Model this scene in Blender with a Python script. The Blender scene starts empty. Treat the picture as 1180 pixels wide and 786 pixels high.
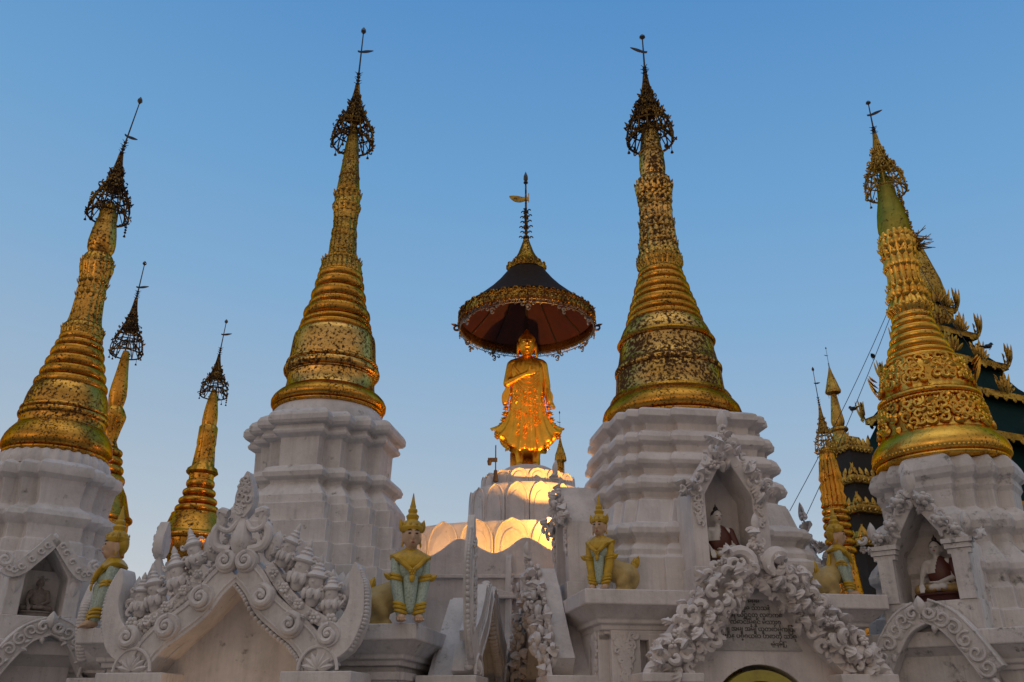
import bpy, math, random
import numpy as np
from mathutils import Matrix, Vector
R = math.radians
S = bpy.context.scene
COL = S.collection

# ------------------------------------------------------------------ camera
PITCH, CAM_H, FPX = 23.5, 1.6, 1000.0
cam = bpy.data.objects.new('camera', bpy.data.cameras.new('camera'))
COL.objects.link(cam); S.camera = cam
cam.location = (0, 0, CAM_H); cam.rotation_euler = (R(90 + PITCH), 0, 0)
cam.data.sensor_width = 36; cam.data.lens = 36 * FPX / 1180
cam.data.clip_end = 3000

# ------------------------------------------------------------------ sky, sun, exposure
w = bpy.data.worlds.new('World'); S.world = w; w.use_nodes = True
nt = w.node_tree; bg = nt.nodes['Background']
sk = nt.nodes.new('ShaderNodeTexSky'); sk.sky_type = 'NISHITA'; sk.sun_disc = False
SUN_EL, SUN_AZ = 6.0, 215.0            # low sun behind the camera, to its left
sk.sun_elevation = R(SUN_EL); sk.sun_rotation = R(SUN_AZ); sk.ozone_density = 3; sk.dust_density = 1.0
tc = nt.nodes.new('ShaderNodeTexCoord'); sep = nt.nodes.new('ShaderNodeSeparateXYZ')
nt.links.new(tc.outputs['Generated'], sep.inputs[0])
az = nt.nodes.new('ShaderNodeMath'); az.operation = 'MULTIPLY_ADD'      # the left side of the sky is a little paler
nt.links.new(sep.outputs['X'], az.inputs[0]); az.inputs[1].default_value = 0.07; nt.links.new(sep.outputs['Z'], az.inputs[2])
ramp = nt.nodes.new('ShaderNodeValToRGB'); nt.links.new(az.outputs[0], ramp.inputs[0])
cr = ramp.color_ramp
stops = [(0.0, (.64, .60, .57)), (.16, (.44, .50, .56)), (.26, (.335, .44, .555)), (.42, (.205, .375, .585)), (.55, (.140, .325, .575)), (.72, (.082, .245, .52)), (1.0, (.05, .17, .40))]
while len(cr.elements) < len(stops): cr.elements.new(0.5)
for e, (p, c) in zip(cr.elements, stops): e.position = p; e.color = (*c, 1)
sc = nt.nodes.new('ShaderNodeMix'); sc.data_type = 'RGBA'; sc.blend_type = 'ADD'; sc.inputs[0].default_value = 1
skm = nt.nodes.new('ShaderNodeMix'); skm.data_type = 'RGBA'; skm.blend_type = 'MULTIPLY'; skm.inputs[0].default_value = 1
nt.links.new(sk.outputs[0], skm.inputs[6]); skm.inputs[7].default_value = (.012, .012, .012, 1)
bk_ = nt.nodes.new('ShaderNodeMapRange'); bk_.interpolation_type = 'SMOOTHSTEP'; bk_.inputs[1].default_value = .35; bk_.inputs[2].default_value = -.45
nt.links.new(sep.outputs['Y'], bk_.inputs[0])       # the sky away from the afterglow, behind the camera, is dim and pinkish
bm_ = nt.nodes.new('ShaderNodeMix'); bm_.data_type = 'RGBA'; nt.links.new(bk_.outputs[0], bm_.inputs[0]); nt.links.new(ramp.outputs[0], bm_.inputs[6]); 
ramp2 = nt.nodes.new('ShaderNodeValToRGB'); nt.links.new(sep.outputs['Z'], ramp2.inputs[0])
for e, (p, c) in zip([ramp2.color_ramp.elements[0], ramp2.color_ramp.elements[1], ramp2.color_ramp.elements.new(.12), ramp2.color_ramp.elements.new(.38), ramp2.color_ramp.elements.new(.62)], [(0, (.26, .18, .13)), (1, (.08, .13, .24)), (.12, (.34, .255, .20)), (.38, (.56, .45, .37)), (.62, (.15, .15, .18))]): e.position = p; e.color = (*c, 1)
nt.links.new(ramp2.outputs[0], bm_.inputs[7])
nt.links.new(bm_.outputs[2], sc.inputs[6]); nt.links.new(skm.outputs[2], sc.inputs[7])
nt.links.new(sc.outputs[2], bg.inputs[0]); bg.inputs[1].default_value = 1.05

sun = bpy.data.objects.new('sun', bpy.data.lights.new('sun', 'SUN')); COL.objects.link(sun)
sun.data.energy = 0.10; sun.data.angle = R(25); sun.data.color = (1.0, .66, .46)
_d = Vector((math.sin(R(SUN_AZ)) * math.cos(R(SUN_EL)), math.cos(R(SUN_AZ)) * math.cos(R(SUN_EL)), math.sin(R(SUN_EL))))
sun.rotation_euler = (-_d).to_track_quat('-Z', 'Y').to_euler()
S.view_settings.view_transform = 'Standard'; S.view_settings.look = 'None'
S.view_settings.exposure = 0.0; S.view_settings.gamma = 1
S.render.engine = 'CYCLES'; S.cycles.max_bounces = 6
S.render.resolution_x, S.render.resolution_y = 1024, 682

# ------------------------------------------------------------------ survey helpers: sizes read off the photograph at a known distance
CP, SP = math.cos(R(PITCH)), math.sin(R(PITCH))
def z_at(py, Y):
    t = (393 - py) / FPX
    return CAM_H + Y * (SP + t * CP) / (CP - t * SP)
def m_per_px(py, Y, X=0.0):
    d = Y * CP + (z_at(py, Y) - CAM_H) * SP
    u = X / d
    return d / FPX / math.sqrt(1 + u * u)
def pt(px, py, Y):
    u, v = (px - 590) / FPX, (393 - py) / FPX
    k = Y / (CP - v * SP)
    return Vector((u * k, Y, CAM_H + (SP + v * CP) * k))

# ------------------------------------------------------------------ mesh helpers
class MB:
    def __init__(self): self.v = []; self.f = []
    def add(self, vf, M=None):
        v, f = vf; b = len(self.v)
        a = np.asarray(v, float)
        if M is not None:
            m = np.array(M); a = a @ m[:3, :3].T + m[:3, 3]
            if np.linalg.det(m[:3, :3]) < 0: f = [tuple(reversed(q)) for q in f]
        self.v.extend(map(tuple, a)); self.f.extend(tuple(i + b for i in q) for q in f)
        return self
def T(x=0, y=0, z=0): return Matrix.Translation((x, y, z))
def RZ(a): return Matrix.Rotation(R(a), 4, 'Z')
def RX(a): return Matrix.Rotation(R(a), 4, 'X')
def RY(a): return Matrix.Rotation(R(a), 4, 'Y')
def SC(x, y=None, z=None):
    y = x if y is None else y; z = x if z is None else z
    return Matrix.Diagonal((x, y, z, 1))

def obj(name, mb, mat, parent=None, bevel=0, remesh=0, sharp=40, smooth_it=0):
    me = bpy.data.meshes.new(name); me.from_pydata(mb.v, [], mb.f); me.update()
    me.materials.append(mat)
    me.polygons.foreach_set('use_smooth', [True] * len(me.polygons))
    if sharp and not remesh: me.set_sharp_from_angle(angle=R(sharp))
    o = bpy.data.objects.new(name, me); COL.objects.link(o)
    if parent is not None: o.parent = parent
    if bevel:
        b = o.modifiers.new('bevel', 'BEVEL'); b.width = bevel; b.segments = 2; b.limit_method = 'ANGLE'; b.angle_limit = R(38)
    if remesh:
        r = o.modifiers.new('remesh', 'REMESH'); r.mode = 'VOXEL'; r.voxel_size = remesh; r.use_smooth_shade = True
        s_ = o.modifiers.new('smooth', 'SMOOTH'); s_.iterations = smooth_it or 4; s_.factor = .5
    return o
def tag(o, label=None, cat=None, group=None, kind=None):
    if label: o['label'] = label
    if cat: o['category'] = cat
    if group: o['group'] = group
    if kind: o['kind'] = kind
    return o
def thing(name, label, cat, loc=(0, 0, 0), rz=0, group=None, scale=1):
    o = bpy.data.objects.new(name, None); COL.objects.link(o); o.empty_display_size = .2
    o.location = loc; o.rotation_euler = (0, 0, R(rz)); o.scale = (scale,) * 3
    return tag(o, label, cat, group)
def copy_tree(o, parent=None):
    c = o.copy(); COL.objects.link(c)
    if parent is not None:
        c.parent = parent
    for ch in list(o.children): copy_tree(ch, c)
    return c

def box(x0, x1, y0, y1, z0, z1):
    v = [(x0, y0, z0), (x1, y0, z0), (x1, y1, z0), (x0, y1, z0), (x0, y0, z1), (x1, y0, z1), (x1, y1, z1), (x0, y1, z1)]
    return v, [(3, 2, 1, 0), (4, 5, 6, 7), (0, 1, 5, 4), (1, 2, 6, 5), (2, 3, 7, 6), (3, 0, 4, 7)]
def box2(u0, u1, v0, v1, w0, w1): return box(u0, u1, v0, v1, w0, w1)
def lathe(prof, n=48, petals=0, amp=0.0, cap=True, phase=0.0, sy=1.0):
    """prof: [(z, r)] from bottom to top or top to bottom"""
    if prof[0][0] > prof[-1][0]: prof = prof[::-1]
    v = []; f = []
    for z, r in prof:
        for i in range(n):
            a = 2 * math.pi * i / n + phase
            q = r * (1 + (amp * (abs(math.cos(petals * a / 2)) - .5) if petals else 0))
            v.append((q * math.cos(a), q * math.sin(a) * sy, z))
    for k in range(len(prof) - 1):
        for i in range(n):
            j = (i + 1) % n
            f.append((k * n + i, k * n + j, (k + 1) * n + j, (k + 1) * n + i))
    if cap:
        f.append(tuple(range(n - 1, -1, -1))); b = (len(prof) - 1) * n; f.append(tuple(range(b, b + n)))
    return v, f
def tube(path, rad, n=6, cap=True):
    P = [Vector(p) for p in path]
    if not hasattr(rad, '__len__'): rad = [rad] * len(P)
    v = []; f = []; up = None
    for i, p in enumerate(P):
        t = (P[min(i + 1, len(P) - 1)] - P[max(i - 1, 0)])
        t = t.normalized() if t.length > 1e-9 else Vector((0, 0, 1))
        if up is None:
            up = Vector((0, 0, 1)) if abs(t.z) < .9 else Vector((1, 0, 0))
        a = t.cross(up)
        a = a.normalized() if a.length > 1e-6 else t.orthogonal().normalized()
        b = t.cross(a).normalized(); up = -b if True else up
        up = b.cross(t) if False else a.cross(t)
        for k in range(n):
            q = 2 * math.pi * k / n
            v.append(tuple(p + (a * math.cos(q) + b * math.sin(q)) * rad[i]))
    for i in range(len(P) - 1):
        for k in range(n):
            j = (k + 1) % n
            f.append((i * n + k, i * n + j, (i + 1) * n + j, (i + 1) * n + k))
    if cap:
        f.append(tuple(range(n - 1, -1, -1))); b_ = (len(P) - 1) * n; f.append(tuple(range(b_, b_ + n)))
    return v, f
def ellip(c, r, n=12, m=8):
    prof = [(-math.cos(math.pi * k / m), max(math.sin(math.pi * k / m), 1e-3)) for k in range(m + 1)]
    v, f = lathe(prof, n)
    return [(c[0] + x * r[0], c[1] + y * r[1], c[2] + z * r[2]) for x, y, z in v], f
def capsule(p0, p1, r0, r1, n=12):
    P0, P1 = Vector(p0), Vector(p1); d = (P1 - P0).normalized()
    path = []; rad = []
    for k in range(4):
        a = math.pi / 2 * (k + .15) / 4
        path.append(P0 - d * r0 * math.cos(a)); rad.append(r0 * math.sin(a))
    path += [P0, P1]; rad += [r0, r1]
    for k in range(3, -1, -1):
        a = math.pi / 2 * (k + .15) / 4
        path.append(P1 + d * r1 * math.cos(a)); rad.append(r1 * math.sin(a))
    return tube(path, rad, n)
def prism(poly, w0, w1):
    """polygon in (u, v), counter-clockwise, extruded from w0 to w1"""
    a = sum(poly[i][0] * poly[(i + 1) % len(poly)][1] - poly[(i + 1) % len(poly)][0] * poly[i][1] for i in range(len(poly)))
    if a < 0: poly = poly[::-1]
    n = len(poly)
    v = [(p[0], p[1], w0) for p in poly] + [(p[0], p[1], w1) for p in poly]
    f = [tuple(range(n - 1, -1, -1)), tuple(range(n, 2 * n))]
    f += [(i, (i + 1) % n, n + (i + 1) % n, n + i) for i in range(n)]
    return v, f
def spline(pts, n=8):
    out = []
    P = [np.array(p, float) for p in pts]; P = [2 * P[0] - P[1]] + P + [2 * P[-1] - P[-2]]
    for i in range(1, len(P) - 2):
        for k in range(n):
            t = k / n
            out.append(.5 * ((2 * P[i]) + (-P[i - 1] + P[i + 1]) * t + (2 * P[i - 1] - 5 * P[i] + 4 * P[i + 1] - P[i + 2]) * t * t + (-P[i - 1] + 3 * P[i] - 3 * P[i + 1] + P[i + 2]) * t ** 3))
    out.append(P[-2]); return [tuple(p) for p in out]
def offset_band(path, wl, wr):
    """closed (u,v) polygon along a path with widths to its left and right (numbers or lists)"""
    L = []; Rr = []
    n = len(path)
    for i, p in enumerate(path):
        q0, q1 = path[max(i - 1, 0)], path[min(i + 1, n - 1)]
        dx, dy = q1[0] - q0[0], q1[1] - q0[1]; l = math.hypot(dx, dy) or 1
        nx, ny = -dy / l, dx / l
        a = wl[i] if hasattr(wl, '__len__') else wl; b = wr[i] if hasattr(wr, '__len__') else wr
        L.append((p[0] + nx * a, p[1] + ny * a)); Rr.append((p[0] - nx * b, p[1] - ny * b))
    return L + Rr[::-1]
def face(k, u0=0.0):
    """frame of side k of a square building: u along the wall, v up, w outwards"""
    m = Matrix(((1, 0, 0, u0), (0, 0, -1, 0), (0, 1, 0, 0), (0, 0, 0, 1)))
    return RZ(90 * k) @ m

def curl(size, turns=1.25, th=.34, n=14, hand=1, sides=6, flat=1.0):
    path = []; rad = []
    for i in range(n):
        t = i / (n - 1); a = hand * turns * 2 * math.pi * t; r = size * (1 - .86 * t)
        path.append((r * math.cos(a), r * math.sin(a), size * .22 * t))
        rad.append(size * th * (.45 + .75 * math.sin(math.pi * min(1, t * 1.4 + .12)) ** .7 if t < .6 else th and 1.0 - .62 * (t - .6) / .4))
    v, f = tube(path, rad, sides)
    return [(x, y, z * flat) for x, y, z in v], f
def leaf(L, W, Tk, n=7):
    path = []; v = []; f = []
    m = 8
    for i in range(m + 1):
        t = i / m; wv = W * (math.sin(math.pi * t ** .75) ** .8 if 0 < t < 1 else 0.02)
        y = L * t
        for k in range(n):
            a = math.pi * k / (n - 1)
            v.append((wv * math.cos(a), y, Tk * math.sin(a) * (math.sin(math.pi * t * .9 + .15)) * (1 - .35 * abs(math.cos(a)) ** .5 * 0) - Tk * .25 * abs(math.sin(2 * a)) * math.sin(math.pi * t)))
    for i in range(m):
        for k in range(n - 1):
            f.append((i * n + k, i * n + k + 1, (i + 1) * n + k + 1, (i + 1) * n + k))
    return v, f
def lobed(L, W, Tk, bend=.3, n=7, m=10):
    v = []; f = []
    for i in range(m + 1):
        t = i / m; wv = W * max(.03, math.sin(math.pi * min(1, t ** .7)) * (1 + .32 * math.cos(t * math.pi * 7)))
        cx = bend * L * t * t
        for k in range(n):
            u = -1 + 2 * k / (n - 1)
            v.append((cx + wv * u, L * t, Tk * ((1 - u * u) * 1.1 + .25 * max(0, 1 - abs(u) * 5)) * (.35 + math.sin(math.pi * min(1, t * .9 + .1))) + Tk * .25 * t * t - Tk * .45))
    for i in range(m):
        for k in range(n - 1): f.append((i * n + k, i * n + k + 1, (i + 1) * n + k + 1, (i + 1) * n + k))
    return v, f
def rosette(r, th=.4, n=6):
    mb = MB()
    for k in range(n):
        a = 2 * math.pi * k / n
        mb.add(ellip((math.cos(a) * r * .58, math.sin(a) * r * .58, 0), (r * .42, r * .42, r * th), 8, 5))
    mb.add(ellip((0, 0, r * .15), (r * .28, r * .28, r * .4), 8, 5))
    return mb.v, mb.f

def carve_along(mb, M, path, width, rnd, size=.09, w=0.0, density=1.0, th=.36):
    """leafy stucco carving heaped along a path in the (u, v) plane"""
    P = [Vector((p[0], p[1], 0)) for p in path]
    L = [0]
    for a, b in zip(P, P[1:]): L.append(L[-1] + (b - a).length)
    tot = L[-1]; step = size * 1.15 / density
    rows = max(1, int(round(width / (size * 1.25))))
    n = int(tot / step)
    for i in range(n + 1):
        s = tot * i / max(n, 1)
        k = max(j for j in range(len(L)) if L[j] <= s + 1e-9); k = min(k, len(P) - 2)
        t = (s - L[k]) / max(L[k + 1] - L[k], 1e-6)
        c = P[k].lerp(P[k + 1], t); d = (P[k + 1] - P[k]).normalized(); nn = Vector((-d.y, d.x, 0))
        for r in range(rows):
            off = (r - (rows - 1) / 2) * width / rows + rnd.uniform(-.25, .25) * size
            p = c + nn * off + d * rnd.uniform(-.3, .3) * size
            edge = abs(r - (rows - 1) / 2) / max((rows - 1) / 2, 1) if rows > 1 else 0
            z = w + rnd.uniform(-.02, .05) - .04 * edge
            s_ = size * rnd.uniform(.75, 1.2); ang = rnd.uniform(0, 360)
            m = M @ T(p.x, p.y, z) @ RZ(ang) @ RX(rnd.uniform(-22, 22)) @ RY(rnd.uniform(-22, 22))
            q = rnd.random()
            if q < .48: mb.add(curl(s_ * .72, rnd.uniform(.55, 1.05), th, 11, rnd.choice((-1, 1)), 6), m)
            elif q < .92:
                m2 = M @ T(p.x, p.y, z) @ RZ(math.degrees(math.atan2(d.y, d.x)) - 90 + rnd.choice((-1, 1)) * rnd.uniform(20, 100)) @ RX(rnd.uniform(-4, 16)) @ RY(rnd.uniform(-18, 18))
                mb.add(lobed(s_ * 1.35, s_ * .60, s_ * .62, rnd.choice((-1, 1)) * rnd.uniform(.1, .5)), m2)
            else: mb.add(rosette(s_ * .62, .55, 5), m)

# ------------------------------------------------------------------ materials
def newmat(name):
    m = bpy.data.materials.new(name); m.use_nodes = True
    return m, m.node_tree, m.node_tree.nodes['Principled BSDF']
def nd(t, typ, **kw):
    n = t.nodes.new(typ)
    for k, v in kw.items(): setattr(n, k, v)
    return n
def noise(t, scale, detail=4, rough=.6, vec=None, stretch=None):
    co = nd(t, 'ShaderNodeTexCoord'); src = co.outputs['Object']
    if stretch:
        mp = nd(t, 'ShaderNodeMapping'); mp.inputs['Scale'].default_value = stretch; t.links.new(src, mp.inputs[0]); src = mp.outputs[0]
    n = nd(t, 'ShaderNodeTexNoise'); n.inputs['Scale'].default_value = scale; n.inputs['Detail'].default_value = detail; n.inputs['Roughness'].default_value = rough
    t.links.new(src, n.inputs['Vector']); return n.outputs['Fac']
def rng(t, src, a, b, c=0.0, d=1.0):
    m = nd(t, 'ShaderNodeMapRange'); m.inputs[1].default_value = a; m.inputs[2].default_value = b; m.inputs[3].default_value = c; m.inputs[4].default_value = d
    t.links.new(src, m.inputs[0]); return m.outputs[0]
def mixc(t, fac, a, b):
    m = nd(t, 'ShaderNodeMix', data_type='RGBA')
    for sk_, val in ((0, fac), (6, a), (7, b)):
        if hasattr(val, 'is_linked'): t.links.new(val, m.inputs[sk_])
        elif sk_ == 0: m.inputs[0].default_value = val
        else: m.inputs[sk_].default_value = (*val, 1)
    return m.outputs[2]
def bump(t, p, src, strength=.2, dist=.02):
    b = nd(t, 'ShaderNodeBump'); b.inputs['Strength'].default_value = strength; b.inputs['Distance'].default_value = dist
    t.links.new(src, b.inputs['Height'])
    if p.inputs['Normal'].is_linked:
        t.links.new(p.inputs['Normal'].links[0].from_socket, b.inputs['Normal'])
    t.links.new(b.outputs[0], p.inputs['Normal'])
def plaster(name, base=(.695, .668, .655), dirt=.4, mould=.70):
    m, t, p = newmat(name)
    c = mixc(t, rng(t, noise(t, 2.2, 8, .65), .42, .72), base, tuple(x * .72 for x in base))
    c = mixc(t, rng(t, noise(t, 1.0, 7, .72, stretch=(8, 8, .5)), .47, .72, 0, dirt), c, (.30, .285, .265))
    c = mixc(t, rng(t, noise(t, 1.0, 5, .7, stretch=(14, 14, .7)), .60, .76, 0, dirt * .9), c, (.15, .145, .135))
    c = mixc(t, rng(t, noise(t, 5.5, 9, .72), mould - .09, mould + .02, 0, .85), c, (.09, .088, .08))
    c = mixc(t, rng(t, noise(t, 30, 3, .6), .35, .75, 0, .22), c, (.78, .74, .72))
    t.links.new(c, p.inputs['Base Color']); p.inputs['Roughness'].default_value = .78; p.inputs['Specular IOR Level'].default_value = .25
    bump(t, p, noise(t, 9, 6, .6), .5, .025); bump(t, p, noise(t, 60, 3, .6), .2, .006)
    return m
def gold(name, worn=.5, col=(.84, .49, .12), col2=(.58, .29, .05), rough=(.18, .40), spot=15, big=1.6, leafb=.25, oxide=(.085, .040, .016)):
    """gold leaf; worn 0..1 moves the share that has flaked off to dark lacquer"""
    m, t, p = newmat(name)
    c = mixc(t, rng(t, noise(t, 3.5, 5, .6), .35, .68), col, col2)
    c = mixc(t, rng(t, noise(t, 26, 3, .6), .5, .75, 0, .5), c, tuple(x * .55 for x in col))
    t.links.new(c, p.inputs['Base Color']); p.inputs['Metallic'].default_value = 1; p.inputs['Specular Tint'].default_value = (.66, .28, .07, 1)
    t.links.new(rng(t, noise(t, 6, 5, .7), .3, .7, rough[0], rough[1]), p.inputs['Roughness'])
    bump(t, p, noise(t, 5, 4, .55), leafb, .03); bump(t, p, noise(t, 34, 3, .6), leafb * .7, .006)
    if worn > 0:
        sm = noise(t, spot, 5.0, .66); bg_ = noise(t, big, 3, .6, stretch=(1, 1, .8))
        ad = nd(t, 'ShaderNodeMath', operation='MULTIPLY_ADD'); t.links.new(bg_, ad.inputs[0]); ad.inputs[1].default_value = .38; t.links.new(sm, ad.inputs[2])
        th = .84 - .24 * worn
        mask = rng(t, ad.outputs[0], th - .05, th + .06)
        q = nd(t, 'ShaderNodeBsdfPrincipled'); q.inputs['Base Color'].default_value = (*oxide, 1); q.inputs['Roughness'].default_value = .9; q.inputs['Specular IOR Level'].default_value = .08
        mx = nd(t, 'ShaderNodeMixShader'); t.links.new(mask, mx.inputs[0]); t.links.new(p.outputs[0], mx.inputs[1]); t.links.new(q.outputs[0], mx.inputs[2])
        out = [n for n in t.nodes if n.type == 'OUTPUT_MATERIAL'][0]; t.links.new(mx.outputs[0], out.inputs[0])
    return m
def paint(name, col, rough=.5, var=.25, scale=14, metallic=0.0, dirt=.3, bmp=.15):
    m, t, p = newmat(name)
    c = mixc(t, rng(t, noise(t, scale, 5, .65), .4, .7), col, tuple(x * (1 - var) for x in col))
    c = mixc(t, rng(t, noise(t, scale * .5, 7, .7), .55, .75, 0, dirt), c, (.07, .06, .045))
    t.links.new(c, p.inputs['Base Color']); p.inputs['Roughness'].default_value = rough; p.inputs['Metallic'].default_value = metallic
    if bmp: bump(t, p, noise(t, scale * 3, 4, .6), bmp, .006)
    return m
M = {}
M['plasterA'] = plaster('whitewashed_plaster', dirt=.40, mould=.69); M['plasterB'] = plaster('whitewashed_plaster_clean', (.72, .67, .645), .32, .71)
M['plasterD'] = plaster('whitewashed_plaster_mildewed', (.68, .65, .63), .48, .65)
M['goldP2'] = gold('flaked_gold', .54, col=(.84, .50, .15), col2=(.70, .40, .09), rough=(.2, .36), spot=24); M['goldP3'] = gold('heavily_flaked_gold', .68, col=(.84, .50, .15), col2=(.70, .40, .09), rough=(.2, .36), spot=22)
M['goldP1'] = gold('flaked_warm_gold', .52, col=(.80, .42, .085), spot=24)
M['goldRing'] = gold('gold_moulding', .34, col=(.74, .36, .06), col2=(.46, .22, .03), spot=34); M['goldOld'] = gold('tarnished_gold', .50, col=(.62, .37, .08), col2=(.42, .23, .04), spot=34)
M['goldP4'] = gold('bright_gold', .12, col=(.88, .52, .10), col2=(.66, .33, .045), rough=(.2, .36), spot=32)
M['goldGreen'] = gold('greenish_gilt', .1, col=(.42, .36, .07), col2=(.22, .22, .05), rough=(.35, .55))
M['goldStatue'] = gold('statue_gold_leaf', 0, col=(.95, .54, .07), col2=(.82, .40, .035), rough=(.34, .52), leafb=.4)
M['goldFar'] = gold('distant_spire_gold', .28, col=(.78, .37, .06), col2=(.50, .24, .03), spot=18)
M['bronze'] = gold('blackened_gilt_metal', .75, col=(.40, .24, .07), col2=(.16, .09, .03), rough=(.35, .6), spot=25, oxide=(.03, .018, .014))
M['gilt'] = gold('carved_gilt_wood', .30, col=(.66, .43, .10), col2=(.34, .21, .05), rough=(.35, .6), spot=18)
M['iron'] = paint('dark_iron', (.035, .026, .022), .6, .3)
M['jewel'] = paint('dark_jewelled_bud', (.06, .05, .04), .3, .3)
M['red'] = paint('red_lacquer', (.055, .009, .005), .8, .35, 6)
M['lace'] = paint('pale_metal_lace', (.24, .23, .21), .45, .3, 20, .6)
M['canopy'] = paint('weathered_brown_canopy', (.032, .018, .010), .85, .4, 18, dirt=.4); M['canopy'].node_tree.nodes['Principled BSDF'].inputs['Specular IOR Level'].default_value = .12
M['rim'] = gold('tarnished_canopy_gilding', .72, col=(.62, .36, .07), col2=(.34, .18, .03), spot=30)
M['ochre'] = paint('ochre_painted_plaster', (.50, .36, .13), .55, .3, 9); M['yellow'] = paint('yellow_painted_trim', (.58, .36, .018), .42, .35, 16)
M['mint'] = paint('mint_scaled_paint', (.46, .56, .46), .5, .45, 60, bmp=.5); M['skin'] = paint('flesh_paint', (.58, .38, .235), .5, .2, 10, dirt=.3)
M['pale'] = paint('pale_marble_skin', (.62, .58, .54), .4, .1, 8, dirt=.1); M['black'] = paint('black_paint', (.018, .016, .016), .4, .2)
M['lip'] = paint('red_lip_paint', (.38, .07, .05), .4, .1); M['robe'] = paint('maroon_robe_paint', (.10, .022, .014), .45, .3, 18)
M['gilded_hem'] = paint('gilt_cloth_paint', (.48, .32, .12), .45, .3, 24, .3); M['oldstone'] = paint('weathered_statue_stone', (.26, .22, .19), .7, .35, 16)
M['roofgreen'] = paint('dark_green_roof', (.005, .026, .023), .9, .35, 5); M['roofgreen'].node_tree.nodes['Principled BSDF'].inputs['Specular IOR Level'].default_value = .12; M['shadowwood'] = paint('dark_timber_and_doorway_shade', (.013, .009, .007), .7, .3)
M['arch'] = paint('yellow_lime_paint', (.44, .38, .07), .55, .2, 6); M['ink'] = paint('inscription_ink', (.12, .11, .10), .7, .2)
M['slab'] = plaster('grey_marble_tablet', (.46, .44, .42), .3, .8)
M['feather'] = paint('black_feathers', (.014, .013, .015), .6, .3); M['cable'] = paint('black_cable', (.02, .02, .02), .6, .1)
def marble_floor():
    m, t, p = newmat('marble_paving')
    c = mixc(t, rng(t, noise(t, .8, 7, .65), .35, .7), (.27, .25, .23), (.19, .17, .16))
    br = nd(t, 'ShaderNodeTexBrick'); br.inputs['Scale'].default_value = 1.0; br.inputs['Mortar Size'].default_value = .008
    co = nd(t, 'ShaderNodeTexCoord'); t.links.new(co.outputs['Object'], br.inputs[0])
    c = mixc(t, br.outputs['Fac'], c, (.14, .13, .12)); t.links.new(c, p.inputs['Base Color']); p.inputs['Roughness'].default_value = .28
    return m
M['floor'] = marble_floor()

# ------------------------------------------------------------------ setting
g = MB(); g.add(([(-1500, -1500, 0), (1500, -1500, 0), (1500, 1500, 0), (-1500, 1500, 0)], [(0, 1, 2, 3)]))
tag(obj('ground', g, M['floor']), kind='structure')

# ------------------------------------------------------------------ gilded spires
def expand(spec):
    out = []
    for it in spec:
        if it[0] == 't':
            _, a, b, base, ext = it
            for k in range(7):
                q = math.pi * k / 6
                out.append((a + (b - a) * (1 - math.cos(q)) / 2, base + (ext - base) * math.sin(q)))
        else: out.append(it)
    return out
def spire_part(name, spec, X, Y, mat, parent, n=64, petals=0, amp=0.0):
    prof = [(z_at(py, Y), max(hw, .3) * m_per_px(py, Y, X)) for py, hw in expand(spec)]
    mb = MB(); mb.add(lathe(prof, n, petals, amp)); return obj(name, mb, mat, parent, sharp=50)
def teeth_ring(mb, z, r, n, h, wd, th=.012, tilt=25):
    for k in range(n):
        mb.add(leaf(h, wd, th, 5), RZ(360 * k / n) @ T(r, 0, z) @ RY(tilt) @ RZ(90) @ RY(90) @ RX(0) @ SC(1, 1, 1) if False else RZ(360 * k / n) @ T(r, 0, z) @ RY(tilt) @ RZ(90) @ RX(90))
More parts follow.
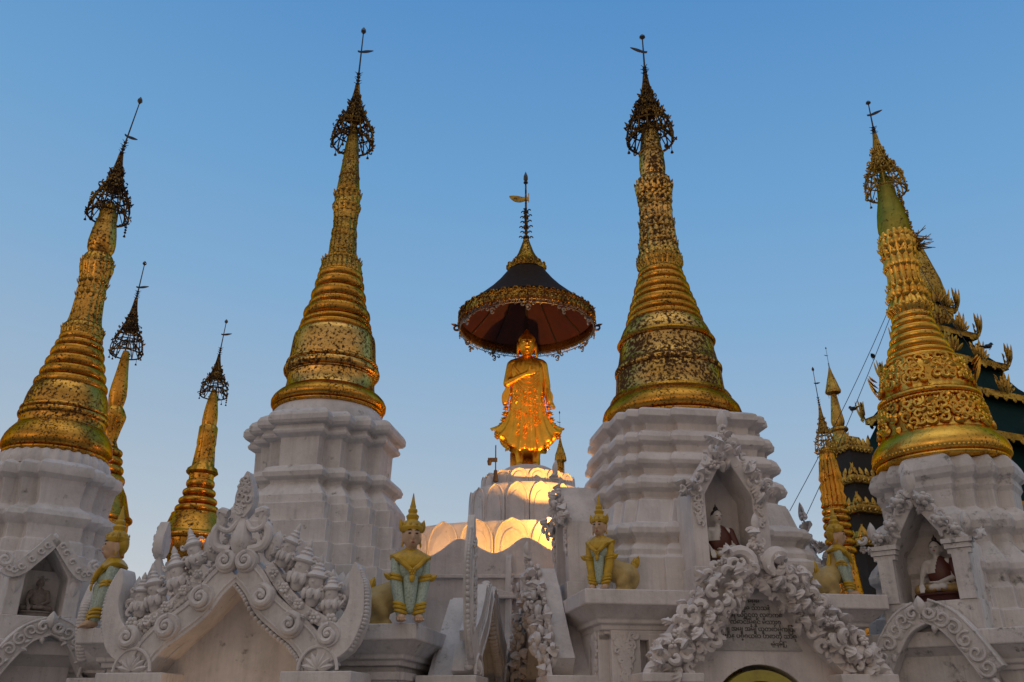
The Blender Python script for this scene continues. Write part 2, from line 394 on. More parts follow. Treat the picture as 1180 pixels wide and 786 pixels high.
def hti(parent, z_tip, z_cone, z_skirt, z_bot, Rm, rnd, lean=0.0, dense=1.0, vane=1, mat=None, swag=True, n=16, r_top=.05):
    """openwork metal umbrella crown with rod, vane, bud and hanging bells"""
    mat = mat or M['bronze']; mb = MB()
    H = z_cone - z_bot; tr = Rm * .046
    def rad(t):                                            # t 0 bottom .. 1 cone top
        return [Rm * .98, Rm * 1.0, Rm * .93, Rm * .80, Rm * .62, Rm * .46, Rm * .34, Rm * .25, Rm * .18, Rm * .12, Rm * .08][min(10, int(round(t * 10)))]
    lv = [z_bot + H * k / 10 for k in range(11)]
    for k in range(0, 11):
        r_ = rad(k / 10); m_ = n if k < 5 else 10
        if k in (1,): pass
        pts = [(r_ * math.cos(2 * math.pi * i / 24), r_ * math.sin(2 * math.pi * i / 24), lv[k]) for i in range(25)]
        if k != 1: mb.add(tube(pts, tr * (1.15 if k in (0, 3) else .8), 5, False))
    for i in range(n):
        a = 2 * math.pi * i / n; ca, sa = math.cos(a), math.sin(a)
        mb.add(tube([(rad(k / 10) * ca, rad(k / 10) * sa, lv[k]) for k in range(11)], [tr * .8] * 11, 4))
        a2 = a + math.pi / n                                # curled leaves standing on every tier
        for k in (0, 2, 3, 4, 5, 6, 7):
            if rnd.random() < .82 * dense:
                r_ = rad(k / 10); s_ = Rm * rnd.uniform(.09, .15) * (1 - .05 * k)
                m_ = RZ(math.degrees(a2 if k % 2 else a)) @ T(r_ + s_ * .1, 0, lv[k]) @ RX(90) @ RZ(rnd.uniform(-30, 60))
                mb.add(curl(s_, rnd.uniform(.5, .9), .26, 7, rnd.choice((-1, 1)), 4), m_)
            for x_ in range(2 if k < 6 else 1):
                r_ = rad(min(10, k + .5) / 10) * rnd.uniform(.9, 1.1); s_ = Rm * rnd.uniform(.07, .15)
                mb.add(curl(s_, rnd.uniform(.5, 1.0), .3, 7, rnd.choice((-1, 1)), 4), RZ(math.degrees(a) + rnd.uniform(-14, 14)) @ T(r_, 0, lv[k] + H * .1 * rnd.random()) @ RZ(rnd.uniform(0, 180)) @ RX(90) @ RZ(rnd.uniform(0, 360)))
            if rnd.random() < .35 * dense:
                r_ = rad(k / 10); s_ = Rm * .26
                mb.add(leaf(s_, s_ * .22, s_ * .12, 4), RZ(math.degrees(a)) @ T(r_, 0, lv[k]) @ RY(rnd.uniform(15, 50)) @ RX(90))
        mb.add(tube([(Rm * .2 * ca, Rm * .2 * sa, z_bot + H * .24), (Rm * .6 * ca, Rm * .6 * sa, z_bot + H * .16), (Rm * .97 * ca, Rm * .97 * sa, z_bot)], tr * .7, 4))
    mb.add(lathe([(z_bot + H * .42, Rm * .5), (z_bot + H * .55, Rm * .40), (z_bot + H * .7, Rm * .22), (z_cone, Rm * .06), (z_cone + H * .06, Rm * .03)], 12))
    crown = obj('umbrella_crown', mb, mat, parent)
    top = z_cone; L = z_tip - top
    rod = MB()
    def P(t): return (lean * L * t, 0, top + L * t)
    rod.add(tube([P(-.06), P(.95)], [Rm * .05, Rm * .028], 6))
    for t in (.03, .09, .15, .21):
        rod.add(ellip(P(t), (Rm * .1 * (1.2 - t), Rm * .1 * (1.2 - t), L * .022), 8, 5))
        for q in range(4):
            rod.add(tube([P(t), (P(t)[0] + Rm * .2 * math.cos(q * 1.57 + t * 9), Rm * .2 * math.sin(q * 1.57 + t * 9), P(t)[2] + L * .03)], [Rm * .03, Rm * .012], 4))
    obj('rod', rod, M['iron'], crown)
    bd = MB(); x, _, z = P(.95); hb = L * .1
    bd.add(lathe([(z - hb * .2, Rm * .04), (z + hb * .2, Rm * .14), (z + hb * .55, Rm * .12), (z + hb, Rm * .02)], 8), T(x, 0, 0)); obj('diamond_bud', bd, M['jewel'], crown)
    vn = MB(); x, _, z = P(.60 if vane > 0 else .32)
    a = Rm * .62
    vn.add(prism(spline([(0, a * .10), (a * .45, a * .26), (a, a * .30), (a * .55, a * .02), (a * .1, -a * .08), (-a * .25, -a * .05), (-a * .3, a * .12)], 3), -a * .02, a * .02), T(x, 0, z) @ RZ(180 if abs(vane) == 1 else 20) @ RX(90))
    obj('vane', vn, M['iron'], crown)
    if swag:
        for i in range(0, n, 2):
            a = 2 * math.pi * (i + .3) / n; b_ = MB(); s_ = Rm * .09; h_ = Rm * rnd.uniform(.12, .3)
            if rnd.random() < .2: h_ = Rm * .62
            b_.add(tube([(0, 0, 0), (0, 0, -h_)], s_ * .16, 4))
            b_.add(lathe([(-h_ - s_ * 1.5, s_ * .8), (-h_ - s_ * .6, s_ * .5), (-h_, s_ * .1)], 8))
            if h_ > Rm * .5:
                for q in range(3): b_.add(rosette(s_ * .8, .5, 5), T(0, 0, -h_ * (.3 + .25 * q)) @ RX(90))
            o = obj('bell', b_, mat, crown); o.location = (Rm * math.cos(a), Rm * math.sin(a), z_bot)
    return crown

def fillets(parent, rows, X, Y, mat):
    mb = MB()
    for py, hw in rows:
        r = hw * m_per_px(py, Y, X); z = z_at(py, Y)
        mb.add(tube([(r * math.cos(a), r * math.sin(a), z) for a in np.linspace(0, 2 * math.pi, 49)], r * .06, 6, False))
        obj('fillet_ring', mb, mat, parent); mb = MB()
def petal_row(parent, py, hw, hpx, n, X, Y, mat, tilt=22, down=False, wide=1.0):
    k = m_per_px(py, Y, X); r = hw * k; mb = MB(); h = hpx * k
    for i in range(n):
        m_ = RZ(360 * (i + .5) / n) @ T(r, 0, z_at(py, Y)) @ RY((180 - tilt) if down else tilt) @ RZ(90) @ RX(90)
        mb.add(leaf(h, math.pi * r / n * .95 * wide, h * .16, 5), m_)
    return obj('lotus_petals', mb, mat, parent)

# ------------------------------------------------------------------ white terraces with stepped corners
def redent(s, steps):
    """first-quadrant staircase, corner points for a square of half-size 1"""
    q = steps
    pts = []
    for sx, sy in ((1, 1), (-1, 1), (-1, -1), (1, -1)):
        Q = q if sx * sy > 0 else q[::-1]
        pts += [(sx * x, sy * y, sx, sy) for x, y in Q]
    return pts
STEP3 = [(1, .40), (.82, .40), (.82, .62), (.62, .62), (.62, .82), (.40, .82), (.40, 1)]
STEP2 = [(1, .40), (.94, .40), (.94, .74), (.86, .74), (.86, .86), (.74, .86), (.74, .94), (.40, .94), (.40, 1)]
STEP1 = [(1, 1)]
def tiers(prof, steps, ref):
    """prof [(z, half_size)], every course set out parallel to the reference plan of half-size ref"""
    base = redent(1, steps); v = []; f = []
    prof = sorted(prof, key=lambda p: p[0]); n = len(base)
    for z, h in prof:
        d = h - ref
        for x, y, sx, sy in base: v.append((x * ref + sx * d, y * ref + sy * d, z))
    for k in range(len(prof) - 1):
        for i in range(n):
            j = (i + 1) % n; f.append((k * n + i, k * n + j, (k + 1) * n + j, (k + 1) * n + i))
    f.append(tuple(range(n - 1, -1, -1))); b = (len(prof) - 1) * n; f.append(tuple(range(b, b + n)))
    return v, f
def soften(tab):
    """roll the square edges of each course"""
    return tab
def terrace(spec, X, Y, steps, k, parent, mat, zmin=None):
    prof = []; zprev = None
    for py, hw in expand(spec):
        z = z_at(py, Y)
        if zprev is not None and z >= zprev - .0015: z = zprev - .002
        zprev = z; prof.append((z, hw * m_per_px(py, Y, X) * k))
    if zmin is not None: prof.append((zmin, prof[-1][1]))
    ref = sum(p[1] for p in prof) / len(prof)
    mb = MB(); mb.add(tiers(prof, steps, ref)); return obj('terrace', mb, mat, parent, bevel=.008, sharp=24)

# ------------------------------------------------------------------ pieces of a shrine
def shrine_body(parent, half, ztop, mat, slots=True):
    mb = MB(); h = half - .26
    hc = h - .09 if slots else h
    mb.add(tiers([(0, hc), (ztop - .44, hc), (ztop - .439, h), (ztop - .40, h), (ztop - .40, h + .045), (ztop - .345, h + .05), (ztop - .335, h + .09), (ztop - .29, h + .095), (ztop - .27, h + .13), (ztop - .17, h + .225), (ztop - .155, h + .26), (ztop, h + .26)], STEP1, h))
    obj('shrine_body', mb, mat, parent, bevel=.012)
    for k in range(4):
        F = face(k); zt = ztop - .44
        if slots:
            x0 = h - .06
            for a, b in ((-x0, -x0 + .32), (-x0 + .42, -x0 + .95), (x0 - .95, x0 - .42), (x0 - .32, x0)):
                pm = MB(); pm.add(box2(a, b, 0, zt, hc - .02, h + .055), F); obj('pilaster', pm, mat, parent, bevel=.008)
            pm = MB(); pm.add(box2(-x0, x0, zt - .06, zt + .039, hc - .02, h + .050), F); obj('frieze_band', pm, mat, parent, bevel=.008)
        else:
            x0 = h + .02
            for a, b in ((-x0, -x0 + .46), (x0 - .46, x0)):
                pm = MB(); pm.add(box2(a, b, 0, zt - .02, h - .02, h + .06), F); pm.add(box2(a - .03, b + .03, zt - .10, zt - .02, h - .02, h + .09), F); obj('pilaster', pm, mat, parent, bevel=.008)
        if slots:
            rnd = random.Random(5 + k)
            for sx in (-1, 1):
                cm = MB(); c0 = sx * (h - .20)
                for i in range(22):
                    t = i / 21; wd = .14 * (1 - t) ** 1.2
                    for q in range(3 if t < .6 else 2):
                        cm.add(curl(.05, rnd.uniform(.6, 1.1), .36, 9, rnd.choice((-1, 1))), F @ T(c0 + rnd.uniform(-wd, wd), zt - .02 - t * .46, h + .06) @ RZ(rnd.uniform(0, 360)))
                obj('carved_drop', cm, mat, parent)

def scroll_pediment(parent, k, w, mat, u0=0.0, simple=False, tusk_h=0.0):
    """ogee gable of smooth volutes with rows of little crowned figures, as on the left shrine"""
    F = face(k, u0 if k == 0 else 0)
    ped = MB(); rnd = random.Random(k + 3)
    half = [(.06, 3.02), (.22, 2.86), (.36, 2.66), (.56, 2.50), (.76, 2.36), (.90, 2.20), (.99, 2.02)]
    for sx in (-1, 1):
        path = spline([(sx * u, v) for u, v in half], 5)
        n = len(path); wl = [.15] * n; wr = [.13] * n
        ped.add(prism(offset_band(path, wl, wr), w - .26, w), F)
        # rounded upper roll of the band
        # upturned tusk at the outer end
        tusk = spline([(sx * 1.02, 2.06), (sx * 1.28, 2.22), (sx * (1.40 + tusk_h * .1), 2.50), (sx * (1.40 + tusk_h * .2), 2.78 + tusk_h * .5), (sx * (1.36 + tusk_h * .1), 2.92 + tusk_h * .8), (sx * (1.29 + tusk_h * .06), 3.06 + tusk_h), (sx * (1.24 + tusk_h * .02), 2.92 + tusk_h * .8), (sx * 1.25, 2.70 + tusk_h * .3), (sx * 1.18, 2.52), (sx * 1.02, 2.38), (sx * .92, 2.30)], 4)
        ped.add(prism(tusk, w - (.06 if tusk_h else .24), w + .02), F)
        if tusk_h:
            for q in range(26):
                ped.add(curl(.045, rnd.uniform(.7, 1.1), .34, 9, rnd.choice((-1, 1))), F @ T(sx * rnd.uniform(1.25, 1.40), 2.55 + .035 * q, w + .025) @ RZ(rnd.uniform(0, 360)))
            ped.add(tube([(sx * (1.33 + .11 * math.cos(t)), 2.85 + .40 * math.sin(t), w + .02) for t in np.linspace(0, 2 * math.pi, 25)], .02, 6), F)
        # scalloped lower trim and outer trim
        for path2, sgn in (([(u - 0, v - .19) for u, v in path], 1),):
            low = offset_band(path, .001, .16)
            low = low[len(path):][::-1]
            acc = 0
            for a, b in zip(low, low[1:]):
                L = math.hypot(b[0] - a[0], b[1] - a[1]); m_ = max(1, int(L / .05))
                for q in range(m_):
                    t = (q + .5) / m_
                    ped.add(ellip((a[0] + (b[0] - a[0]) * t, a[1] + (b[1] - a[1]) * t, w - .06), (.034, .034, .06), 8, 5), F)
        outer = spline([(sx * 1.28, 2.22), (sx * (1.41 + tusk_h * .1), 2.50), (sx * (1.41 + tusk_h * .2), 2.78 + tusk_h * .5), (sx * (1.34 + tusk_h * .1), 2.98 + tusk_h * .86)], 8 if not tusk_h else 11)
        for p in outer: ped.add(ellip((p[0], p[1], w - (.01 if tusk_h else .05)), (.03, .034, .022) if tusk_h else (.03, .03, .06), 8, 5), F)
        # rail of flowers that carries the figures
        rail = spline([(sx * 1.10, 2.44), (sx * .95, 2.50), (sx * .74, 2.62), (sx * .52, 2.82), (sx * .34, 3.05)], 6)
        ped.add(prism(offset_band(rail, .055, .06), w - .18, w - .01), F)
        # grooves: raised fillets following the band
        for o_ in (.10, -.085):
            fil = offset_band(path, abs(o_) if o_ > 0 else .001, .001 if o_ > 0 else abs(o_))
            fil = fil[:len(path)] if o_ > 0 else fil[len(path):]
            ped.add(tube([(p[0], p[1], w) for p in fil], .016, 6), F)
    base = obj('pediment', ped, mat, parent, bevel=.018)
    # tympanum with the warm shadowed recess
    ty = MB(); ty.add(prism([(-1.05, 1.0), (1.05, 1.0), (1.05, 1.98), (.5, 2.5), (0, 2.96), (-.5, 2.5), (-1.05, 1.98)], w - .55, w - .40), F)
    obj('tympanum', ty, mat, base)
    so = MB()
    for sx in (-1, 1):
        pth = [(sx * .02, 2.93), (sx * .34, 2.60), (sx * .58, 2.38), (sx * .82, 2.16), (sx * .96, 1.95)]
        so.add(prism(offset_band(pth, .06, .06), w - .50, w - .2), F)
    obj('soffit', so, mat, base)
    for sx in (-1, 1):
        cp = MB()
        cp.add(box(sx * .98 - .36, sx * .98 + .36, 1.90, 2.02, w - .6, w + .06), F); cp.add(box(sx * .98 - .31, sx * .98 + .31, 1.80, 1.90, w - .6, w), F)
        cp.add(box(sx * .98 - .26, sx * .98 + .26, 0, 1.80, w - .6, w - .06), F); obj('porch_pillar', cp, mat, base, bevel=.01)
        for (u, v, r, hd) in () if tusk_h else ((.11, 3.10, .115, 1), (.33, 2.74, .13, -1), (.66, 2.46, .13, -1), (1.07, 2.36, .12, 1)):
            vo = MB(); vo.add(lathe([(-.05, r * 1.05), (.03, r * 1.05), (.055, r * .96), (.05, r * .8)], 28), F @ T(sx * u, v, w - .01))
            vo.add(curl(r * .80, 1.5, .30, 30, hd * sx, 8), F @ T(sx * u, v, w + .045) @ RZ(90 if sx > 0 else 90)); vo.add(ellip((0, 0, .05), (r * .26, r * .26, r * .3), 10, 6), F @ T(sx * u, v, w))
            obj('volute', vo, mat, base)
        # leaf fan at the foot
        fn = MB()
        for q in range(7):
            fn.add(leaf(.17, .035, .035), F @ T(sx * .98, 2.04, w + .015) @ RZ(-78 + 26 * q))
        fn.add(tube([(sx * .98 + .2 * math.cos(t), 2.03 + .22 * math.sin(t), w + .02) for t in np.linspace(0, math.pi, 14)], .018, 6), F)
        obj('leaf_fan', fn, mat, base)
        if simple: continue
        # flowers on the rail
        for (u, v, r) in ((1.07, 2.50, .07), (.90, 2.52, .065), (.72, 2.66, .06), (.55, 2.82, .06), (.42, 2.98, .055), (1.0, 2.36, .05)):
            fm = MB(); fm.add(rosette(r), F @ T(sx * u, v, w)); obj('rosette', fm, mat, base)
        for (u, v, s_, tilt) in ((1.03, 2.56, 1.05, 4), (.84, 2.62, 1.2, 8), (.63, 2.78, 1.22, 12), (.44, 3.02, 1.1, 14)):
            fg = MB(); q = F @ T(sx * u + rnd.uniform(-.02, .02), v + rnd.uniform(-.02, .02), w - .07) @ RZ(-sx * tilt + rnd.uniform(-9, 9)) @ SC(s_ * rnd.uniform(.88, 1.1), s_, s_ * rnd.uniform(.92, 1.1)) @ RX(-90)
            fg.add(lathe([(0, .035), (.02, .05), (.06, .06), (.10, .085), (.13, .07), (.15, .05), (.17, .058), (.20, .066), (.23, .06), (.245, .085), (.26, .09), (.28, .07), (.30, .05), (.315, .056), (.335, .035), (.35, .04), (.37, .024), (.39, .028), (.44, .004)], 14), q)
            for m_ in range(8): fg.add(ellip((.08 * math.cos(m_ * .785), .08 * math.sin(m_ * .785), .10), (.03, .03, .05), 6, 5), q)
            for e in (-1, 1):
                fg.add(capsule((e * .06, 0, .16), (e * .02, -.07, .10), .022, .018, 8), q)
                fg.add(curl(.035, 1, .35, 9, e), q @ T(e * .09, -.02, .27) @ RX(90))
            fg.add(ellip((0, -.055, .205), (.02, .02, .02), 8, 5), q)
            obj('figurine', fg, mat, base)
        wg = MB()
        for q in range(3): wg.add(leaf(.42 - .06 * q, .10, .05), F @ T(sx * (1.16 - .10 * q), 2.58 + .06 * q, w - .17 - .03 * q) @ RZ(-sx * (2 + 3 * q)))
        obj('wing_leaf', wg, mat, base); wg = MB()
        wg.add(leaf(.32, .11, .07), F @ T(sx * .30, 3.12, w - .1) @ RZ(-sx * 18)); wg.add(leaf(.26, .09, .06), F @ T(sx * .50, 2.98, w - .14) @ RZ(-sx * 22))
        obj('wing_leaf', wg, mat, base)
        sc_ = MB()
        sc_.add(tube(spline([(sx * .10, 3.22, w - .03), (sx * .26, 3.26, w - .03), (sx * .30, 3.42, w - .03), (sx * .22, 3.52, w - .02), (sx * .25, 3.62, w), (sx * .16, 3.60, w)], 5), .05, 8), F)
        sc_.add(tube(spline([(sx * .05, 3.52, w - .02), (sx * .13, 3.42, w), (sx * .24, 3.46, w), (sx * .26, 3.56, w)], 5), .03, 8), F)
        obj('side_scroll', sc_, mat, base)
    if not simple:
        lc_ = MB()
        for sx in (-1, 1):
            carve_along(lc_, F, [(sx * 1.12, 2.60), (sx * .92, 2.68), (sx * .66, 2.86), (sx * .46, 3.10), (sx * .30, 3.26)], .32, rnd, .078, w - .09, 1.4, .34)
            obj('leaf_carving', lc_, mat, base); lc_ = MB()
            carve_along(lc_, F, [(sx * 1.04, 2.44), (sx * .76, 2.58), (sx * .40, 2.94)], .07, rnd, .045, w - .0, 1.0, .32)
            obj('leaf_carving', lc_, mat, base); lc_ = MB()
            carve_along(lc_, F, [(sx * .12, 3.26), (sx * .28, 3.40), (sx * .20, 3.62)], .16, rnd, .06, w - .05, 1.1, .32)
            obj('leaf_carving', lc_, mat, base); lc_ = MB()
    if tusk_h: return base
    fi = MB(); q = F @ T(0, 3.14, w - .05) @ RX(-90)
    fi.add(lathe([(0, .04), (.05, .08), (.14, .115), (.22, .105), (.34, .07), (.44, .03), (.47, .05)], 18, 6, .16), q)
    fi.add(prism(spline([(-.02, 3.56), (-.09, 3.66), (-.105, 3.80), (-.05, 3.97), (0, 4.06), (.05, 3.97), (.105, 3.80), (.09, 3.66), (.02, 3.56)], 5), w - .12, w + .01), F)
    for i in range(22):
        fi.add(curl(.042, .9, .36, 9, rnd.choice((-1, 1))), F @ T(rnd.uniform(-.075, .075) * (1 - abs(i - 8) / 24), 3.62 + .017 * i, w + .015) @ RZ(rnd.uniform(0, 360)))
    obj('finial', fi, mat, base, bevel=.012)
    return base

def floral_pediment(parent, k, w, mat, u0=0.0, seed=1, text=False):
    """steep gable of heaped leaf carving, as on the right shrine"""
    F = face(k, u0 if k == 0 else 0); rnd = random.Random(seed)
    bk = MB(); cm = MB()
    for sx in (-1, 1):
        path = [(sx * .10, 3.16), (sx * .36, 2.90), (sx * .62, 2.58), (sx * .86, 2.30), (sx * 1.10, 2.06)]
        bk.add(prism(offset_band(path, .20, .20), w - .28, w - .06), F)
        carve_along(cm, F, [(sx * .14, 3.14), (sx * .36, 2.90), (sx * .62, 2.60), (sx * .86, 2.33), (sx * 1.12, 2.10)], .54, rnd, .098, w - .03, 1.25, .46)
        carve_along(cm, F, [(sx * .28, 3.0), (sx * .62, 2.60), (sx * 1.12, 2.10)], .34, rnd, .095, w + .05, 1.1, .46)
        cm.add(curl(.17, .9, .34, 18, sx, 8), F @ T(sx * .20, 3.10, w + .02) @ RZ(90 - sx * 40))
        carve_along(cm, F, [(sx * .10, 3.10), (sx * .30, 3.02)], .26, rnd, .09, w + .07, 1.2)
        for q in range(5): cm.add(leaf(.17, .06, .05), F @ T(sx * (1.0 + .06 * q), 2.16 - .02 * q, w) @ RZ(-sx * (20 + 28 * q)))
    carve_along(cm, F, [(0, 3.18), (0, 3.46)], .16, rnd, .085, w, 1.2)
    cm.add(leaf(.20, .05, .05), F @ T(0, 3.47, w + .02))
    base = obj('pediment', cm, mat, parent); obj('gable_board', bk, mat, base)
    ty = MB()
    arch = [(.60 * math.cos(a), 1.52 + .60 * math.sin(a)) for a in np.linspace(math.pi, 0, 25)]
    ty.add(prism([(-1.05, .2), (-.60, .2)] + arch + [(.60, .2), (1.05, .2), (1.05, 2.0), (.5, 2.62), (.0, 3.14), (-.5, 2.62), (-1.05, 2.0)], w - .50, w - .26), F)
    obj('tympanum', ty, mat, base, bevel=.008)
    so = MB()
    for sx in (-1, 1): so.add(prism(offset_band([(sx * .02, 3.08), (sx * .52, 2.52), (sx * 1.0, 1.98)], .05, .05), w - .45, w - .2), F)
    obj('soffit', so, mat, base)
    ya = MB(); a0 = [(.57 * math.cos(a), 1.50 + .57 * math.sin(a)) for a in np.linspace(math.pi, 0, 25)]
    a1 = [(.47 * math.cos(a), 1.46 + .50 * math.sin(a)) for a in np.linspace(0, math.pi, 25)]
    ya.add(prism(a0 + a1, w - .54, w - .262), F); obj('door_arch', ya, M['arch'], base)
    dl = MB(); dl.add(box(-.52, .52, .1, 2.0, w - .555, w - .545), F); obj('doorway_dark_panel', dl, M['shadowwood'], base)  # near-black panel, its colour standing in for the unlit depth of the doorway
    for sx in (-1, 1):
        cp = MB(); c0 = sx * 1.06
        cp.add(box(c0 - .32, c0 + .32, 1.93, 2.02, w - .62, w + .06), F); cp.add(box(c0 - .27, c0 + .27, 1.84, 1.93, w - .62, w), F); cp.add(box(c0 - .22, c0 + .22, 0, 1.84, w - .62, w - .05), F)
        obj('porch_pillar', cp, mat, base, bevel=.01)
    return base

def vine_pediment(parent, w, mat, u0, apex, drop, spread, band=.2, seed=2):
    """flat gable band with a running vine scroll, as on the outer shrines"""
    F = face(0, u0); rnd = random.Random(seed); mb = MB()
    for sx in (-1, 1):
        path = spline([(sx * .03, apex - .12), (sx * spread * .45, apex - drop * .42), (sx * spread * .8, apex - drop * .85), (sx * spread * 1.1, apex - drop * 1.35)], 6)
        mb.add(prism(offset_band(path, band * .55, band * .45), w - .2, w), F)
        for o_, lr in ((band * .5, 0), (band * .4, 1)):
            fil = offset_band(path, o_, o_); fil = fil[:len(path)] if lr == 0 else fil[len(path):]
            mb.add(tube([(p[0], p[1], w) for p in fil], .014, 6), F)
        for i in range(2, len(path) - 1, 3):
            p = path[i]
            mb.add(curl(band * .34, 1.35, .2, 20, sx * (1 if (i // 3) % 2 else -1), 6), F @ T(p[0], p[1], w + .006) @ RZ(rnd.uniform(0, 360)))
            mb.add(leaf(band * .4, band * .13, .03), F @ T(p[0] + .02, p[1] - .1, w) @ RZ(rnd.uniform(0, 360)))
    mb.add(leaf(.2, .07, .06), F @ T(0, apex - .16, w + .01)); mb.add(curl(.07, 1.2, .3, 12, 1), F @ T(-.08, apex - .14, w + .02)); mb.add(curl(.07, 1.2, .3, 12, -1), F @ T(.08, apex - .14, w + .02))
    base = obj('pediment', mb, mat, parent)
    ty = MB(); ty.add(prism([(-spread * 1.2, apex - drop * 1.6), (spread * 1.2, apex - drop * 1.6), (spread * .9, apex - drop), (0, apex - .1), (-spread * .9, apex - drop)], w - .55, w - .38), F)
    obj('tympanum', ty, mat, base); return base

def niche(parent, k, w, back, mat, u0, vb, spring, apex, iw, style, seed=1):
    """alcove standing against the terrace: jambs, pointed hood, back wall, sill"""
    F = face(k, u0 if k == 0 else 0); rnd = random.Random(seed)
    ow = iw + .17; mb = MB()
    mb.add(prism([(-ow, vb - .5), (ow, vb - .5), (ow, spring), (0, apex + .16), (-ow, spring), (-ow, vb - .5)][:-1][:2] + [(ow, vb), (iw, vb), (iw, spring - .03), (0, apex), (-iw, spring - .03), (-iw, vb), (-ow, vb)], back, w) if False else prism([(-ow, vb), (-iw, vb), (-iw, spring - .03), (0, apex), (iw, spring - .03), (iw, vb), (ow, vb), (ow, spring), (0, apex + .2), (-ow, spring)], back, w), F)
    mb.add(box(-ow - .03, ow + .03, vb - (.34 if style == 'floral' else .9), vb, back, w + .03), F)
    base = obj('niche', mb, mat, parent, bevel=.010)
    bw = MB(); bw.add(prism([(-iw - .05, vb), (iw + .05, vb), (iw + .05, spring), (0, apex + .1), (-iw - .05, spring)], back - .1, back + .06), F); obj('back_wall', bw, mat, base)
    cm = MB()
    if style == 'floral':
        for sx in (-1, 1):
            pth = [(sx * .04, apex + .10), (sx * iw * .7, (apex + spring) / 2 + .10), (sx * (iw + .17), spring + .04)]
            carve_along(cm, F, pth, .27, rnd, .095, w + .02, 1.15); carve_along(cm, F, pth, .13, rnd, .085, w + .08, .9)
            carve_along(cm, F, [(sx * (iw + .10), spring + .02), (sx * (iw + .30), spring + .03)], .15, rnd, .085, w + .04, 1.0)
            for i in range(10):
                t = i / 9; cm.add(curl(.045, 1, .36, 9, rnd.choice((-1, 1))), F @ T(sx * (iw + .085) + rnd.uniform(-.05, .05) * (1 - t), spring - .06 - .3 * t, w + .01) @ RZ(rnd.uniform(0, 360)))
        carve_along(cm, F, [(0, apex + .15), (0, apex + .38)], .14, rnd, .08, w + .03, 1.2); cm.add(leaf(.26, .07, .06), F @ T(0, apex + .3, w + .03))
    elif style == 'band':
        for sx in (-1, 1):
            pth = spline([(sx * .01, apex + .13), (sx * iw * .6, (apex + spring) / 2 + .10), (sx * (iw + .12), spring + .02), (sx * (iw + .26), spring + .05)], 5)
            cm.add(prism(offset_band(pth, .09, .07), w - .02, w + .07), F)
            cm.add(curl(.085, 1.4, .3, 20, sx, 8), F @ T(sx * (iw + .27), spring + .11, w + .06) @ RZ(90))
            for i in range(3, len(pth) - 2, 2): cm.add(curl(.045, 1.1, .3, 12, sx), F @ T(pth[i][0], pth[i][1], w + .075))
            cm.add(leaf(.2, .06, .03), F @ T(sx * (iw + .085), spring - .06, w) @ RZ(180))
    else:                                                   # columns with capitals under sprays of buds
        for sx in (-1, 1):
            cx = sx * (iw + .09)
            cm.add(box(cx - .085, cx + .085, vb, spring - .14, w - .05, w + .05), F)
            for q, (a, b) in enumerate(((.12, .05), (.14, .04), (.16, .03))):
                cm.add(box(cx - a, cx + a, spring - .14 + .055 * q, spring - .14 + .05 + .055 * q, w - .05, w + .05 + .02 * q), F)
            pth = [(sx * .05, apex + .10), (sx * iw * .6, (apex + spring) / 2 + .14), (sx * (iw + .02), spring + .12)]
            carve_along(cm, F, pth, .20, rnd, .085, w + .02, 1.0)
            for (u, v, r) in ((iw * .45, (apex + spring) / 2 + .26, .085), (iw * .85, spring + .24, .08), (iw + .10, spring + .12, .07)):
                cm.add(rosette(r, .7, 5), F @ T(sx * u, v, w + .09)); cm.add(ellip((sx * u, v, w + .12), (r * .55, r * .55, r * .6), 10, 6), F)
            carve_along(cm, F, [(sx * (iw + .05), spring + .02), (sx * (iw + .30), spring + .06)], .16, rnd, .085, w + .03, 1.0)
            cm.add(leaf(.22, .055, .05), F @ T(sx * (iw + .2), spring + .1, w))
        cm.add(leaf(.36, .085, .06), F @ T(0, apex + .12, w + .03))
    obj('hood_carving', cm, mat, base)
    return base

# ================================================================== the four white pagodas
PAG = {}
# ---- left centre: scrolled gable shrine
A = thing('pagoda', 'white shrine whose scroll gable carries small crowned figures, left of the standing gilded statue', 'pagoda', (-2.56, 11.5, 0), -9, 'white shrines with golden spires')
aX, aY = -2.56, 11.5
shrine_body(A, 1.90, 2.50, M['plasterA'], slots=False)
terrace([(495, 76), (497, 80), (500, 84), (504, 86), (509, 86), (512, 84), (513, 79.5), (516, 80), (519, 82), (522, 81), (525, 75), (556, 75), (557, 80), (560, 85.5), (565, 88), (570, 87), (572.5, 82), (576, 81), (580, 84), (588, 90), (591, 92), (600, 93), (600.6, 98), (620, 98), (620.6, 105), (645, 105), (645.6, 112), (668, 112), (668.6, 119)], aX, aY, STEP3, 1.02, A, M['plasterA'], 2.45)
spire_part('dome_cap', [(472, 55), (478, 60), (483, 64), (489, 67), (496, 69), (503, 69)], aX, aY, M['plasterA'], A)
spire_part('base_ring', [(455, 53), (457, 56), (460, 60.5), (464, 64.5), (468, 66.6), (472, 66.4), (474.5, 63.5), ('t', 475, 479, 61.5, 64), (480, 60)], aX, aY, M['goldRing'], A)
spire_part('bell', [(387, 42), (388, 44), (391, 46.5), (395, 47.5), (404, 48.6), (412, 49.4), (420, 50.5), ('t', 421, 426, 50.5, 53.5), ('t', 426.3, 436, 51.5, 55.8), ('t', 436.3, 438.5, 50.5, 52.5), (439, 50.3), (447, 51), (452, 52), (456, 54)], aX, aY, M['goldP2'], A)
spire_part('coil_rings', [('t', 317, 325, 24, 26.6), ('t', 325.5, 336, 25.5, 28.8), ('t', 338, 350, 28, 32), ('t', 351, 358, 31.2, 33.8), ('t', 359, 372, 33.8, 38.9), ('t', 374, 380, 38, 41.2), ('t', 380.4, 388, 40, 43.0)], aX, aY, M['goldRing'], A)
